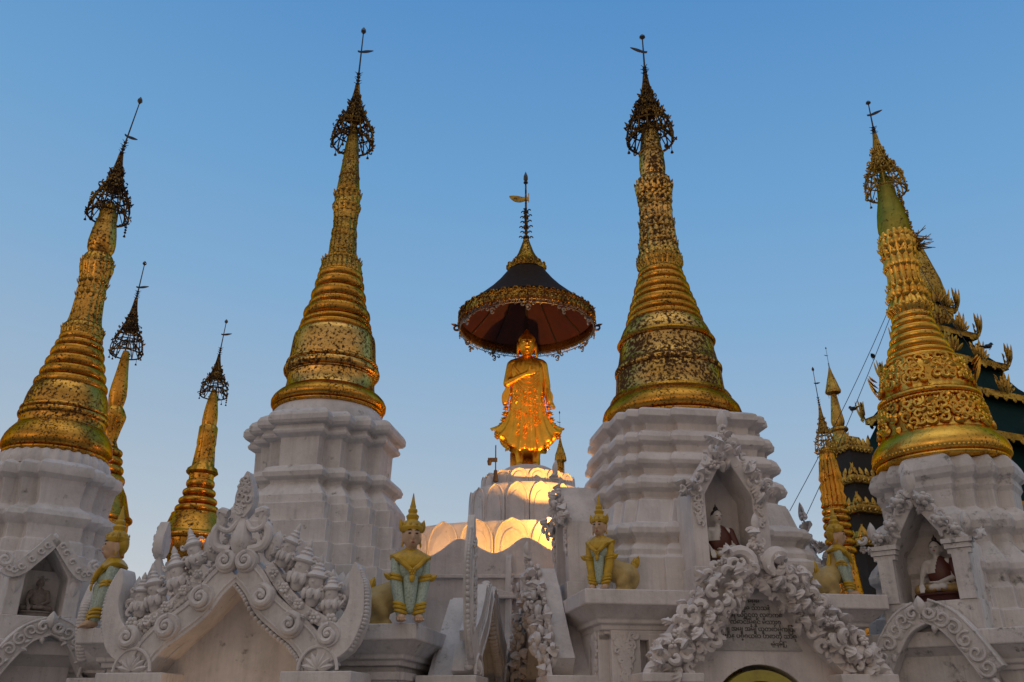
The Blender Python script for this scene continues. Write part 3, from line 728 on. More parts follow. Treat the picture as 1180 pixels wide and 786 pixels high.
spire_part('lotus_collar', [(297, 16), (299, 18.5), (303, 21.8), (306, 22.2), (310, 22.8), (314, 24.4), (317, 24)], aX, aY, M['goldOld'], A, 96, 24, .07)
spire_part('lotus_band', [(222, 12.8), (223.5, 14.4), (226, 15.1), (229, 14.6), (233, 13.8), (235, 14.6), (238, 16.2), (241, 15.6), (245, 14.0), (252, 13.5), (264, 13.0), (266, 14), (271, 14.6), (275, 13.9), (279, 14.9), (285, 15.2), (291, 15.4), (298, 16.2)], aX, aY, M['goldOld'], A, 96, 14, .09)
spire_part('banana_bud', [(140, 2.5), (146, 4.2), (155, 5.6), (168, 7.8), (186, 9.3), (205, 11.6), (216, 12.9), (221, 13.2), (223, 12.4)], aX, aY, M['goldOld'], A)
zA = lambda y: z_at(y, aY)
hti(A, zA(35), zA(99), zA(130), zA(166), 23.5 * m_per_px(155, aY), random.Random(11), lean=.02, vane=2, n=14)
scroll_pediment(A, 0, 2.32, M['plasterA'], .06); scroll_pediment(A, 1, 2.36, M['plasterA'], simple=True, tusk_h=.66); scroll_pediment(A, 3, 2.25, M['plasterA'], simple=True)

# ---- right centre: floral gable shrine
for a_ in ((228, 14, 8, 14), (243, 14.5, 6, 14), (306, 21.5, 7, 22)): petal_row(A, *a_, aX, aY, M['goldOld'])
fillets(A, [(186, 9.4), (205, 11.7), (247, 13.9), (256, 13.5), (276, 14.1), (292, 15.5)], aX, aY, M['goldRing'])
bX, bY = 2.22, 11.5
B = thing('pagoda', 'white shrine with heaped leaf carving on its gable and a heavily flaked gold bell', 'pagoda', (bX, bY, 0), 9, 'white shrines with golden spires')
shrine_body(B, 1.74, 2.87, M['plasterB'])
terrace([(496, 84), (499, 92), (501, 95), (508, 96), (511, 91), (514, 87), (521, 87), (523, 92), (526, 98), (531, 100.5), (536, 100), (539, 94), (546, 93), (548, 99), (552, 103), (557, 105), (561, 103.5), (564, 97), (570, 96), (573, 102), (577, 107), (582, 109), (587, 107), (590, 101), (596, 99), (600, 108), (625, 116), (627, 122), (632, 126), (638, 126), (642, 121), (647, 119), (650, 124), (655, 128), (661, 128), (664, 133)], bX, bY, STEP2, .97, B, M['plasterB'], 2.7)
spire_part('base_ring', [(463, 65), (466, 68), (471, 73.5), (477, 78.5), (483, 80.6), (488, 80), (490, 77), ('t', 490.5, 496, 75, 78), (498, 73)], bX, bY, M['goldRing'], B)
spire_part('bell', [(376, 44), (379, 46.5), (383, 49), (390, 52.3), (398, 53.6), (410, 55), (420, 57.3), ('t', 427, 434, 60, 62.3), (436, 61), (450, 62.3), (459, 64), (465, 66.5)], bX, bY, M['goldP3'], B)
spire_part('coil_rings', [('t', 314.5, 321, 24.2, 26.5), ('t', 321.5, 330, 26, 29.2), ('t', 330.5, 341, 29, 32.6), ('t', 341.5, 349, 32.4, 35.4), ('t', 349.5, 360, 35.4, 38.9), ('t', 360.5, 369, 38.8, 42.2), ('t', 369.4, 377, 41.6, 44.8)], bX, bY, M['goldRing'], B)
spire_part('lotus_collar', [(294, 23.5), (298, 25.4), (303, 26.6), (307, 26.4), (311, 23.4), (315, 24.2)], bX, bY, M['goldOld'], B, 96, 22, .07)
spire_part('lotus_band', [(205, 13.8), (207, 17), (211, 19), (216, 21.2), (220, 20.6), (227, 19.3), (236, 18.1), (241, 17.9), (244, 19), (247, 18.2), (252, 18.2), (262, 19.5), (272, 20), (275, 21), (280, 20.6), (288, 22), (295, 23.6)], bX, bY, M['goldP3'], B, 96, 16, .10)
spire_part('banana_bud', [(140, 3.5), (145, 6.6), (152, 9), (163, 11.1), (178, 13.7), (188, 14.8), (195, 15), (201, 14.3), (206, 13.4)], bX, bY, M['goldP3'], B)
zB = lambda y: z_at(y, bY)
hti(B, zB(42), zB(88), zB(125), zB(163), 26.5 * m_per_px(150, bY), random.Random(23), vane=1, n=16)
floral_pediment(B, 0, 2.03, M['plasterB'], .12, 4); floral_pediment(B, 3, 2.03, M['plasterB'], 0, 9)
niche(B, 0, 1.80, 1.30, M['plasterB'], -.05, 3.12, 3.95, 4.38, .28, 'floral', 31); niche(B, 3, 1.62, 1.1, M['plasterB'], 0, 3.12, 3.86, 4.2, .27, 'floral', 34); niche(B, 1, 1.70, 1.1, M['plasterB'], 0, 3.05, 3.45, 3.75, .27, 'floral', 32)

# ---- far left
for a_ in ((222, 17.5, 14, 16), (236, 18, 7, 16), (262, 18.5, 9, 16), (303, 24.5, 7, 24), (288, 20, 10, 18)): petal_row(B, *a_, bX, bY, M['goldP3'])
fillets(B, [(178, 13.9), (227, 19.5), (241, 18.2), (256, 18.7), (268, 19.9), (284, 21.6), (398, 53.8), (465, 66.4)], bX, bY, M['goldRing'])
cX, cY = -6.5, 12.0
C = thing('pagoda', 'white shrine at the left edge, its small niche holding a grey stone statue', 'pagoda', (cX, cY, 0), 40, 'white shrines with golden spires')
shrine_body(C, 1.60, 2.44, M['plasterA'], slots=False)
spire_part('lotus_petal_ring', [(530, 60), (533, 64), (538, 66.5), (544, 68), (548, 67)], cX, cY, M['plasterA'], C, 160, 32, .06)
terrace([(544, 66), (547, 74), (550, 78), (556, 79.5), (561, 79), (566, 74), (590, 72), (594, 73), (597, 77), (601, 84), (607, 86.5), (612, 85), (617, 81), (632, 81), (634, 84), (648, 86), (649, 90), (668, 92), (669, 99), (720, 101)], cX, cY, STEP3, 1.03, C, M['plasterA'], 2.4)
spire_part('base_ring', [(496, 53), (498, 55), (503, 59.5), (509, 63.5), (516, 66), (522, 66.5), (525, 63), ('t', 526, 531, 61, 63.5), (533, 58)], cX, cY, M['goldRing'], C)
spire_part('bell', [(451, 43), (454, 45), (460, 47.5), (466, 49), (473, 50), ('t', 475, 480, 50.5, 53), ('t', 480.3, 487, 51.5, 54.2), (488, 51), (495, 52), (500, 54)], cX, cY, M['goldP1'], C)
spire_part('coil_rings', [(387, 23.5), ('t', 389, 396, 24, 26), ('t', 397, 404, 26, 29), ('t', 405, 416, 28.5, 32.2), ('t', 417, 428, 32, 35.8), ('t', 429, 440, 35.4, 39.6), ('t', 441, 452, 39, 44)], cX, cY, M['goldRing'], C)
spire_part('lotus_collar', [(374, 19), (378, 23.5), (383, 25), (387, 24.5), (390, 24)], cX, cY, M['goldOld'], C, 96, 22, .07)
spire_part('lotus_band', [(293, 13), (296, 15.5), (301, 18.4), (309, 19.8), (314, 18.6), (320, 17.2), (334, 16), (337, 17), (342, 16.3), (350, 17), (362, 18), (370, 19), (376, 20.5)], cX, cY, M['goldP1'], C, 96, 14, .09)
spire_part('banana_bud', [(233, 4), (238, 7.5), (246, 9.6), (257, 12), (270, 15), (280, 16.4), (287, 16.1), (293, 13.2)], cX, cY, M['goldP1'], C)
zC = lambda y: z_at(y, cY)
hti(C, zC(112), zC(178), zC(215), zC(250), 24.5 * m_per_px(235, cY, cX), random.Random(37), lean=.10, vane=-2, n=14)
niche(C, 0, 1.42, .7, M['plasterA'], -.10, 2.72, 3.22, 3.52, .24, 'band', 51)
vine_pediment(C, 1.72, M['plasterA'], -.02, 2.72, .52, .52, .22, 61)

# ---- far right
for a_ in ((308, 17, 10, 14), (345, 15.5, 9, 14), (385, 23.5, 8, 20), (330, 16.5, 8, 14)): petal_row(C, *a_, cX, cY, M['goldOld'])
dX, dY = 5.59, 11.0
D = thing('pagoda', 'white shrine with a bright gold bell wrapped in leaf garlands, before the green roof', 'pagoda', (dX, dY, 0), -40, 'white shrines with golden spires')
shrine_body(D, 1.60, 2.46, M['plasterD'], slots=False)
terrace([(540, 74), (543, 79), (548, 82), (556, 85), (563, 84), (567, 79), (574, 80), (579, 77), (598, 77), (602, 83), (608, 90), (615, 93), (623, 92), (629, 86), (638, 87), (648, 94), (655, 100), (663, 104), (670, 104), (675, 99), (683, 100), (690, 106), (712, 108), (714, 114), (750, 116)], dX, dY, STEP3, 1.02, D, M['plasterD'], 2.4)
spire_part('base_ring', [(505, 66), (508, 69), (514, 75), (520, 80), (527, 82.4), (532, 82), (534.5, 79), ('t', 535, 540, 76.5, 79), (542, 74)], dX, dY, M['goldP4'], D)
spire_part('bell', [(422, 43), (424, 45.5), (428, 48.5), (433, 51), (440, 52.5), (454, 54), (460, 55.5), ('t', 461, 467, 57, 61.8), ('t', 467.5, 471, 58, 60.6), (473, 59.5), (489, 62.5), (499, 64.5), (507, 68)], dX, dY, M['goldP4'], D)
spire_part('coil_rings', [('t', 364, 371, 22, 24.6), ('t', 371.5, 379, 22.8, 26), ('t', 379.5, 389, 25, 29.5), ('t', 389.5, 398, 28.5, 32.6), ('t', 398.5, 409, 32, 37), ('t', 409.5, 416, 36.4, 40.2), ('t', 416.5, 423, 39.6, 44)], dX, dY, M['goldP4'], D)
spire_part('lotus_collar', [(343, 19.5), (347, 22), (352, 24), (356, 26.6), (359, 27), (362, 24), (365, 22.5)], dX, dY, M['goldP4'], D, 96, 18, .10)
spire_part('lotus_band', [(270, 17.6), (272, 18.6), (276, 18.4), (279, 20), (283, 21.6), (288, 20.6), (300, 19), (304, 19.4), (308, 21), (311, 19.2), (316, 18.4), (330, 19), (335, 21.2), (340, 23.4), (344, 21)], dX, dY, M['goldP4'], D, 112, 14, .12)
spire_part('banana_bud', [(199, 3.5), (205, 5.8), (214, 8), (229, 11.6), (246, 16.2), (258, 18.2), (265, 18.6), (270, 17.4), (272, 17.8)], dX, dY, M['goldGreen'], D)
zD = lambda y: z_at(y, dY)
hti(D, zD(118), zD(155), zD(190), zD(222), 24.0 * m_per_px(210, dY, dX), random.Random(41), vane=2, n=14, mat=M['gilt'])
for a_ in ((280, 18.2, 9, 18), (291, 19.5, 11, 14), (300, 19, 9, 14), (313, 19.5, 7, 18), (337, 19.5, 11, 14), (349, 23, 9, 16), (360, 25, 8, 18)): petal_row(D, *a_, dX, dY, M['goldP4'], 26)
for a_ in ((283, 20, 16, 14), (318, 19, 16, 14)): petal_row(D, *a_, dX, dY, M['goldP4'], 4, True)
def wrap_relief(y0, y1, h0, h1, name, n, rows, size, seed, fringe=True):
    rnd = random.Random(seed); mb = MB()
    for i in range(n):
        for r in range(rows):
            t = (r + .5) / rows; a = 360 * (i + .5 * (r % 2)) / n + rnd.uniform(-2, 2)
            if fringe and t > .55 and (i % 4) in (0,): continue
            z = zD(y0 + (y1 - y0) * t); rr = (h0 + (h1 - h0) * t) * m_per_px(y0, dY, dX)
            m_ = RZ(a) @ T(rr, 0, z) @ RZ(90) @ RX(90 - 12) @ RZ(rnd.uniform(0, 360))
            if rnd.random() < .72: mb.add(curl(size * rnd.uniform(.8, 1.1), rnd.uniform(.8, 1.3), .33, 11, rnd.choice((-1, 1)), 6), m_)
            else: mb.add(leaf(size * 1.7, size * .6, size * .5), m_)
    return obj(name, mb, M['goldP4'], D)
wrap_relief(424, 452, 47, 54.5, 'leaf_garland', 40, 4, .075, 71); wrap_relief(473, 503, 60, 66, 'figure_frieze', 36, 4, .08, 72, False)
bd = MB(); rr = 81 * m_per_px(525, dY, dX)
for i in range(96): bd.add(ellip((rr * .995, 0, zD(531.5)), (.018, .024, .022), 6, 5), RZ(i * 3.75))
obj('bead_moulding', bd, M['goldP4'], D); bd = MB()
for i in range(80): bd.add(ellip((60.5 * m_per_px(470, dY, dX), 0, zD(470)), (.02, .02, .02), 6, 5), RZ(i * 4.5))
obj('bead_moulding', bd, M['goldP4'], D)
for k in (0, 2, 4):
    fl = MB()
    for q in range(4): fl.add(leaf(.34 - .06 * q, .05, .03), RZ(k * 45 + 5) @ T(54.5 * m_per_px(450, dY, dX) + .02, 0, zD(452 - 7 * q)) @ RY(20 + 6 * q) @ RZ(90) @ RX(90))
    obj('flame_leaf', fl, M['goldP4'], D)
niche(D, 0, 1.46, .6, M['plasterD'], -.05, 2.78, 3.40, 3.86, .31, 'column', 55)
vine_pediment(D, 1.72, M['plasterD'], -.10, 2.78, .56, .52, .26, 62)
# ribbon of dried flowers blown against the spire
rb = MB(); rnd = random.Random(8)
for i in range(26):
    p = pt(1036 + i * .9 + rnd.uniform(-1, 1), 222 + i * 2.6, dY - .05) - Vector((dX, dY, 0)); p = Matrix.Rotation(R(40), 3, 'Z') @ p
    rb.add(rosette(.03 + .02 * (i > 18) * rnd.random(), .5, 5), T(*p) @ RX(rnd.uniform(0, 180)) @ RY(rnd.uniform(0, 180)))
    if i > 17:
        for q in range(4): rb.add(tube([tuple(p), tuple(p + Vector((rnd.uniform(-.02, .22), rnd.uniform(-.1, .1), rnd.uniform(-.15, .15))))], [.012, .005], 4))
obj('flower_garland', rb, M['gilt'], D)

# ------------------------------------------------------------------ inscription and door ornament on the right shrine
Fb = face(0, .12)
pl = MB(); pl.add(prism([(-.55, 2.26), (.50, 2.26), (.04, 2.86), (-.04, 2.86)], 1.74, 1.786), Fb)
plq = obj('inscription_tablet', pl, M['slab'], B)
words = ['ဓမ္မ', 'ဗုဒ္ဓ သာသနံ', 'စိရံ တိဋ္ဌတု လောကေ', 'ကောင်းမှုရှင် မိသားစု', 'အမျှ အမျှ အမျှ ယူတော်မူကြပါ', 'နိဗ္ဗာန ပစ္စယော ဟောတု သာဓု', 'ရန်ကုန်မြို့']
for i, tx in enumerate(words):
    cu = bpy.data.curves.new('line', 'FONT'); cu.body = tx; cu.align_x = 'CENTER'; cu.size = .066 if i < 6 else .04; cu.extrude = .002; cu.offset = .0012
    to = bpy.data.objects.new('tmp', cu); COL.objects.link(to)
    dg = bpy.context.evaluated_depsgraph_get(); me = bpy.data.meshes.new_from_object(to.evaluated_get(dg)); bpy.data.objects.remove(to)
    me.materials.clear(); me.materials.append(M['ink'])
    o = bpy.data.objects.new('inscription_line', me); COL.objects.link(o); o.parent = plq
    o.matrix_local = Fb @ T(.0 if i < 6 else .22, 2.745 - i * .072, 1.789)
om = MB(); rnd = random.Random(77)
for i in range(0):
    om.add(curl(.04, 1, .35, 9, rnd.choice((-1, 1))), Fb @ T(-.30 + .5 * rnd.random(), 1.86 + .16 * rnd.random() * math.sin(3.14 * i / 39), .95 + .1 * rnd.random()) @ RZ(rnd.uniform(0, 360)))
for i in range(46): om.add(curl(.035, 1, .35, 9, rnd.choice((-1, 1))), Fb @ T(-.34 + .36 * rnd.random(), 1.80 + .20 * rnd.random(), 1.52 + .06 * rnd.random()) @ RZ(rnd.uniform(0, 360)))
for i in range(9): om.add(leaf(.14, .03, .02), Fb @ T(-.34 + .04 * i, 1.93 + .02 * (i % 3), 1.55) @ RZ(30 - 7 * i))
obj('gilt_door_ornament', om, M['gilt'], B)

# ------------------------------------------------------------------ gilded standing statue under its umbrella
sX, sY = .30, 16.0
def pm(py): return m_per_px(py, sY)
def sz(py): return z_at(py, sY)
st = thing('statue', 'tall gilded standing statue in a flared robe under the big umbrella', 'statue', (sX, sY, sz(541))); st.scale = (.96, .98, 1.02)
Z0 = sz(541)
def P(px, py, dy=0.0): return ((px - 608) * pm(py), dy, sz(py) - Z0)
hz = sz(401) - Z0; hr = .19
hm = MB()
hm.add(ellip((0, -.02, hz), (hr * .88, hr, hr * 1.22), 24, 16)); hm.add(ellip((0, -.05, hz - .10), (hr * .70, hr * .76, hr * .70), 18, 12))
hm.add(ellip((0, .01, hz + .12), (hr * .95, hr * .98, .12), 18, 10)); hm.add(lathe([(hz + .17, .14), (hz + .22, .12), (hz + .25, .07), (hz + .31, .05), (hz + .36, .01)], 16))
hm.add(capsule((0, .02, hz - .1), (0, .03, hz - .34), .092, .10)); hm.add(ellip((0, -.215, hz - .03), (.03, .04, .035), 8, 6)); hm.add(capsule((0, -.20, hz + .06), (0, -.205, hz - .02), .016, .024))
hm.add(capsule((-.045, -.20, hz - .095), (.045, -.20, hz - .095), .016, .016)); hm.add(ellip((0, -.17, hz - .17), (.05, .05, .04), 8, 6))
for e in (-1, 1):
    hm.add(ellip((e * .185, .0, hz - .05), (.03, .055, .13), 10, 10)); hm.add(capsule((e * .185, .0, hz - .1), (e * .195, 0, hz - .22), .026, .03))
    hm.add(capsule((e * .03, -.195, hz + .055), (e * .11, -.165, hz + .06), .016, .012)); hm.add(ellip((e * .07, -.185, hz + .02), (.04, .025, .018), 10, 6))
obj('head', hm, M['goldStatue'], st, remesh=.009, smooth_it=2)
bm = MB()
for e in (-1, 1):
    bm.add(capsule((e * .29, .03, sz(422) - Z0), (e * .08, .03, sz(419) - Z0), .11, .12))
    bm.add(capsule((e * .17, -.02, .30), (e * .15, -.04, .05), .085, .07)); bm.add(ellip((e * .16, -.14, .04), (.075, .17, .05), 10, 6))
bm.add(ellip((0, 0, sz(430) - Z0), (.32, .2, .34), 20, 12)); bm.add(ellip((0, 0, sz(450) - Z0), (.28, .2, .40), 20, 12)); bm.add(capsule((0, 0, sz(462) - Z0), (0, -.01, .45), .24, .2))
for e in (-1, 1): bm.add(capsule((e * .10, 0, .55), (e * .17, -.02, .28), .12, .085))
bm.add(capsule((.33, .02, sz(423) - Z0), (.40, .0, sz(447) - Z0), .095, .08)); bm.add(capsule((.40, 0, sz(447) - Z0), P(634, 466, -.12), .075, .05))
for q in range(5):
    b = P(634, 467, -.12); bm.add(capsule((b[0] - .03 + .022 * q, b[1], b[2]), (b[0] + .04 + .02 * q, b[1] - .05, b[2] - (.17 - .02 * abs(q - 2)) * (1 if q else .6)), .02, .014, 8))
bm.add(capsule((-.33, .02, sz(423) - Z0), P(584, 445, -.05), .095, .085)); bm.add(capsule(P(584, 445, -.05), P(607, 438, -.25), .08, .055))
b = P(610, 437, -.27); bm.add(ellip(b, (.07, .04, .07), 10, 8))
for q in range(4): bm.add(capsule((b[0] + .03, b[1] - .02, b[2] + .05 - .03 * q), (b[0] + .12, b[1] - .05, b[2] + .07 - .03 * q), .018, .014, 8))
bm.add(capsule((b[0], b[1] - .02, b[2] + .05), (b[0] + .03, b[1] - .05, b[2] + .14), .02, .015, 8))
obj('body', bm, M['goldStatue'], st, remesh=.016, smooth_it=3)
# robe: elliptical rings with pleats, flaring to pointed skirt tips
def robe(rows, npt=120, pleat=22, seed=3):
    rnd = random.Random(seed); v = []; f = []
    ph = [rnd.uniform(0, 6.28) for _ in range(6)]
    for z, rx, ry, amp, tip in rows:
        for i in range(npt):
            a = 2 * math.pi * i / npt
            wv = amp * (.6 * math.sin(pleat * a + ph[0] + 1.5 * math.sin(3 * a + ph[1])) + .4 * math.sin(pleat * .5 * a + ph[2]))
            side = abs(math.cos(a)) ** 10 * tip
            v.append(((rx + wv + side) * math.cos(a), (ry + wv) * math.sin(a), z - .5 * side * 0 + .05 * amp * math.sin(9 * a)))
    for k in range(len(rows) - 1):
        for i in range(npt):
            j = (i + 1) % npt; f.append((k * npt + i, k * npt + j, (k + 1) * npt + j, (k + 1) * npt + i))
    return v, f
def q(py): return sz(py) - Z0
rows = []
up = [(417.5, .12, .12), (420, .24, .18), (424, .335, .205), (432, .35, .22), (442, .345, .225), (450, .34, .23), (458, .345, .24)]
v = []; f = []; NP = 144; rnd = random.Random(3); ph = [rnd.uniform(0, 6.28) for _ in range(6)]
for py, rx, ry in up:
    for i in range(NP):
        a_ = 2 * math.pi * i / NP; wv = .006 * math.sin(18 * a_ + ph[0] + py * .2)
        v.append(((rx + wv) * math.cos(a_), (ry + wv) * math.sin(a_), q(py)))
NT = 14
for k in range(1, NT + 1):                                  # skirt: straight to the knee, then flaring to two pointed side tips; hem lower at front and back
    t = k / NT
    for i in range(NP):
        a_ = 2 * math.pi * i / NP; ca, sa = math.cos(a_), math.sin(a_); side = abs(ca) ** 4
        hem = q(525) * (1 - abs(ca) ** 2.8) + q(498) * abs(ca) ** 2.8 + .022 * math.sin(16 * a_ + ph[1]) + .02 * math.sin(7 * a_)
        z = q(458) + (hem - q(458)) * t
        fl_ = max(0, (t - .35) / .65) ** 2.2
        wv = (.008 + .030 * t) * (.6 * math.sin(20 * a_ + ph[2] + 1.2 * math.sin(3 * a_ + ph[3])) + .4 * math.sin(11 * a_ + ph[4]))
        rx = .33 + .10 * t + fl_ * (.10 + .20 * side); ry = .24 + .05 * t + .06 * fl_
        v.append(((rx + wv) * ca, (ry + wv) * sa, z + (.05 * side * max(0, t - .85) / .15)))
n_ = len(up) + NT
for k in range(n_ - 1):
    for i in range(NP):
        j = (i + 1) % NP; f.append((k * NP + i, (k + 1) * NP + i, (k + 1) * NP + j, k * NP + j))
rmb = MB(); rmb.add((v, f)); o = obj('robe', rmb, M['goldStatue'], st, sharp=0); sd = o.modifiers.new('thickness', 'SOLIDIFY'); sd.thickness = .014
rows = [(q(py), .33 + .10 * (py - 458) / 60, .24 + .05 * (py - 458) / 60, 0, 0) for py in range(440, 522, 6)]
fr = MB(); rnd = random.Random(12)
for i in range(230):                                        # tooled flower work over the skirt
    t = rnd.random(); py = 455 + 66 * t; a = rnd.uniform(180, 360)
    k = min(range(len(rows)), key=lambda k_: abs(rows[k_][0] - q(py))); _, rx, ry, _, _ = rows[k]
    ca, sa = math.cos(R(a)), math.sin(R(a))
    fr.add(curl(rnd.uniform(.025, .045), 1.0, .3, 8, rnd.choice((-1, 1)), 5), T(rx * 1.02 * ca, ry * 1.02 * sa, q(py)) @ RZ(math.degrees(math.atan2(sa / ry, ca / rx))) @ RZ(90) @ RX(90) @ RZ(rnd.uniform(0, 360)))
obj('robe_ornament', fr, M['goldStatue'], st); fr = MB()
for x0 in (0,):                                   # swags of drapery across the chest
    for d_ in (0, .06, .12, .18, .24):
        fr.add(tube(spline([(-.30, -.09, q(424) - d_), (-.15, -.215, q(436) - d_ * 1.6), (.05, -.238, q(441) - d_ * 1.7), (.25, -.16, q(433) - d_ * 1.2)], 6), .016, 6))
obj('chest_drape', fr, M['goldStatue'], st)
for e in (-1, 1):
    sf = MB()
    for i in range(13):
        t = i / 12; py = 466 + 40 * t; xx = e * (.37 + .11 * t + .16 * max(0, t - .45))
        sf.add(lobed(.12 - .03 * abs(t - .5), .035, .03, e * -.3), T(xx, -.04 + .05 * (i % 2), q(py)) @ RX(90) @ RZ(-e * (118 - 30 * t)))
    obj('robe_edge', sf, M['goldStatue'], st)
for e in (-1, 1):
    sl = MB(); sl.add(prism(spline([(e * .36, q(440)), (e * .44, q(450)), (e * .52, q(459)), (e * .49, q(468)), (e * .40, q(466)), (e * .34, q(455))], 4), -.09, .05), Matrix(((1, 0, 0, 0), (0, 0, 1, 0), (0, 1, 0, 0), (0, 0, 0, 1))))
    obj('sleeve', sl, M['goldStatue'], st, bevel=.02)
sb = MB(); sb.add(box(-.35, .25, .16, .34, 0, q(520))); obj('back_slab', sb, M['goldRing'], st)

# lotus pedestal: far stupa base
ped = thing('pedestal', 'white lotus-petal pedestal under the gilded standing statue, glowing orange', 'pedestal', (sX, sY, 0))
def petal_drum(name, Rd, z0, z1, n, Y0, cut, flip=False):
    mb = MB(); H = z1 - z0
    mb.add(lathe([(z0 - .02, Rd - .02), (z1 - H * (cut + .08), Rd), (z1 - H * (cut + .02), Rd - .03), (z1 - H * cut, Rd - .12)], 96), T(0, Y0, 0))
    wd = math.pi * Rd / n
    for k in range(n):
        a = 360 * (k + .5) / n
        for o_, s_, dp in ((0, .97, .018), (.05, .62, .034)):
            pts = []
            for t in np.linspace(0, 1, 13):
                wv = wd * s_ * math.sqrt(max(0, 1 - ((t - .5) / .5) ** 2)) if t > .5 else wd * s_
                pts.append((wv, t))
            hh = H * (.97 if o_ == 0 else .78)
            poly = [(x, z0 + hh * t) for x, t in pts] + [(-x, z0 + hh * t) for x, t in pts[::-1]]
            if o_ == 0:
                # raised rim of the petal
                mb.add(tube([(x * .96, y, dp) for x, y in poly], .014, 6), T(0, Y0, 0) @ RZ(a) @ T(0, -Rd, 0) @ Matrix(((1, 0, 0, 0), (0, 0, -1, 0), (0, 1, 0, 0), (0, 0, 0, 1))))
                mb.add(prism(poly, -.1, dp * .7), T(0, Y0, 0) @ RZ(a) @ T(0, -Rd, 0) @ Matrix(((1, 0, 0, 0), (0, 0, -1, 0), (0, 1, 0, 0), (0, 0, 0, 1))))
            else:
                mb.add(prism(poly, -.1, dp), T(0, Y0, 0) @ RZ(a) @ T(0, -Rd, 0) @ Matrix(((1, 0, 0, 0), (0, 0, -1, 0), (0, 1, 0, 0), (0, 0, 0, 1))))
    return obj(name, mb, M['plasterB'], ped, bevel=.02)
petal_drum('lotus_drum', 3.2, 3.72, 4.60, 34, 1.2, .04); petal_drum('petal_ring', 1.06, 4.62, 5.44, 16, 0, .0); petal_drum('petal_ring', .84, 5.43, 5.72, 16, 0, .0)
pc = MB(); pc.add(lathe([(5.60, .80), (5.70, .74), (5.76, .62), (5.78, .50), (5.80, .475), (5.86, .47), (Z0 - .03, .45), (Z0 - .004, .40)], 40)); pc.add(lathe([(0, 3.0), (3.72, 3.1), (4.40, 3.1)], 96), T(0, 1.2, 0)); pc.add(lathe([(4.40, 2.4), (4.55, 1.9), (4.7, 1.4), (4.9, 1.1), (5.0, 1.0)], 64), T(0, .4, 0))
obj('stupa_base', pc, M['plasterB'], ped)

# umbrella
um = thing('umbrella', 'large conical gilded umbrella with red lining and lace fringe above the standing statue', 'umbrella', (sX, sY, 0))
def uz(py): return z_at(py, sY)
zr = uz(366); Ru = 77 * pm(366)
cn = MB(); prof = [(uz(py), hw * pm(py)) for py, hw in ((313, 19), (319, 24.5), (328, 32), (339, 43), (350, 56), (358, 66), (363, 73))] + [(zr, Ru)]
cn.add(lathe(prof, 72, cap=False)); canopy = obj('canopy', cn, M['canopy'], um)
sd = canopy.modifiers.new('thickness', 'SOLIDIFY'); sd.thickness = .02; sd.offset = 1
ln = MB(); ln.add(lathe([(p[0] - .05, p[1] - .03) for p in prof], 72, cap=False)); obj('lining', ln, M['red'], um)
rbm = MB()
for k in range(12):
    a = 2 * math.pi * k / 12
    rbm.add(tube([((p[1] - .05) * math.cos(a), (p[1] - .05) * math.sin(a), p[0] - .06) for p in prof], .014, 5))
obj('lining_ribs', rbm, M['shadowwood'], um)
bnd = MB(); zb = uz(377)
bnd.add(lathe([(zr + .02, Ru - .02), (zr - .01, Ru + .015), (zr - .05, Ru + .01), (zb + .03, Ru), (zb, Ru + .01)], 96, cap=False))
for k in range(72):
    a = k * 5; m_ = RZ(a) @ T(Ru + .015, 0, zr - .02) @ RZ(90) @ RX(90)
    bnd.add(curl(.06, 1, .3, 8, (-1) ** k, 5), m_); bnd.add(leaf(.10, .05, .02), m_ @ T(0, -.12, 0) @ RZ(180))
o = obj('gilt_fringe_band', bnd, M['rim'], um); sd = o.modifiers.new('thickness', 'SOLIDIFY'); sd.thickness = .012
lc = MB(); n = 36
for k in range(n):
    m_ = RZ(360 * k / n) @ T(Ru - .01, 0, zb) @ RZ(90) @ RX(90); wv = math.pi * Ru / n
    lc.add(tube([(-wv, -.02, 0), (wv, -.02, 0)], .010, 4), m_); lc.add(tube([(-wv, -.09, 0), (wv, -.09, 0)], .010, 4), m_)
    for e in (-.6, -.2, .2, .6): lc.add(curl(.03, 1, .3, 7, 1, 4), m_ @ T(e * wv, -.055, 0))
    if k % 3 == 0:
        for e in (-1, 0, 1): lc.add(curl(.055 if e == 0 else .04, 1, .34, 9, e or 1, 5), m_ @ T(e * wv * .9, -.13 - .05 * (e == 0), 0))
        lc.add(curl(.04, 1, .3, 9, -1, 5), m_ @ T(0, -.22, 0))
    else: lc.add(curl(.03, .9, .3, 7, 1, 4), m_ @ T(0, -.12, 0))
obj('lace_fringe', lc, M['lace'], um)
for k in range(12):
    fo = MB(); fo.add(curl(.09, .8, .25, 9, 1, 5), RZ(30 * k) @ T(Ru + .07, 0, zb) @ RX(90) @ RZ(180)); fo.add(leaf(.16, .03, .02), RZ(30 * k) @ T(Ru + .03, 0, zb + .02) @ RY(70) @ RX(90)); obj('corner_hook', fo, M['bronze'], um)
tp = MB(); tp.add(lathe([(uz(313), 21 * pm(313)), (uz(309), 22.5 * pm(309)), (uz(306), 19 * pm(306)), (uz(300), 13.5 * pm(300)), (uz(292), 9 * pm(292)), (uz(283), 5.5 * pm(283)), (uz(276), 3 * pm(276))], 40, 12, .06))
for k in range(14): tp.add(curl(.06, 1, .3, 8, 1, 5), RZ(360 * k / 14) @ T(22 * pm(310), 0, uz(309)) @ RZ(90) @ RX(90)); tp.add(curl(.045, 1, .3, 8, 1, 5), RZ(360 * k / 14 + 10) @ T(15 * pm(310), 0, uz(302)) @ RZ(90) @ RX(75))
obj('top_crown', tp, M['rim'], um)
pr = MB()
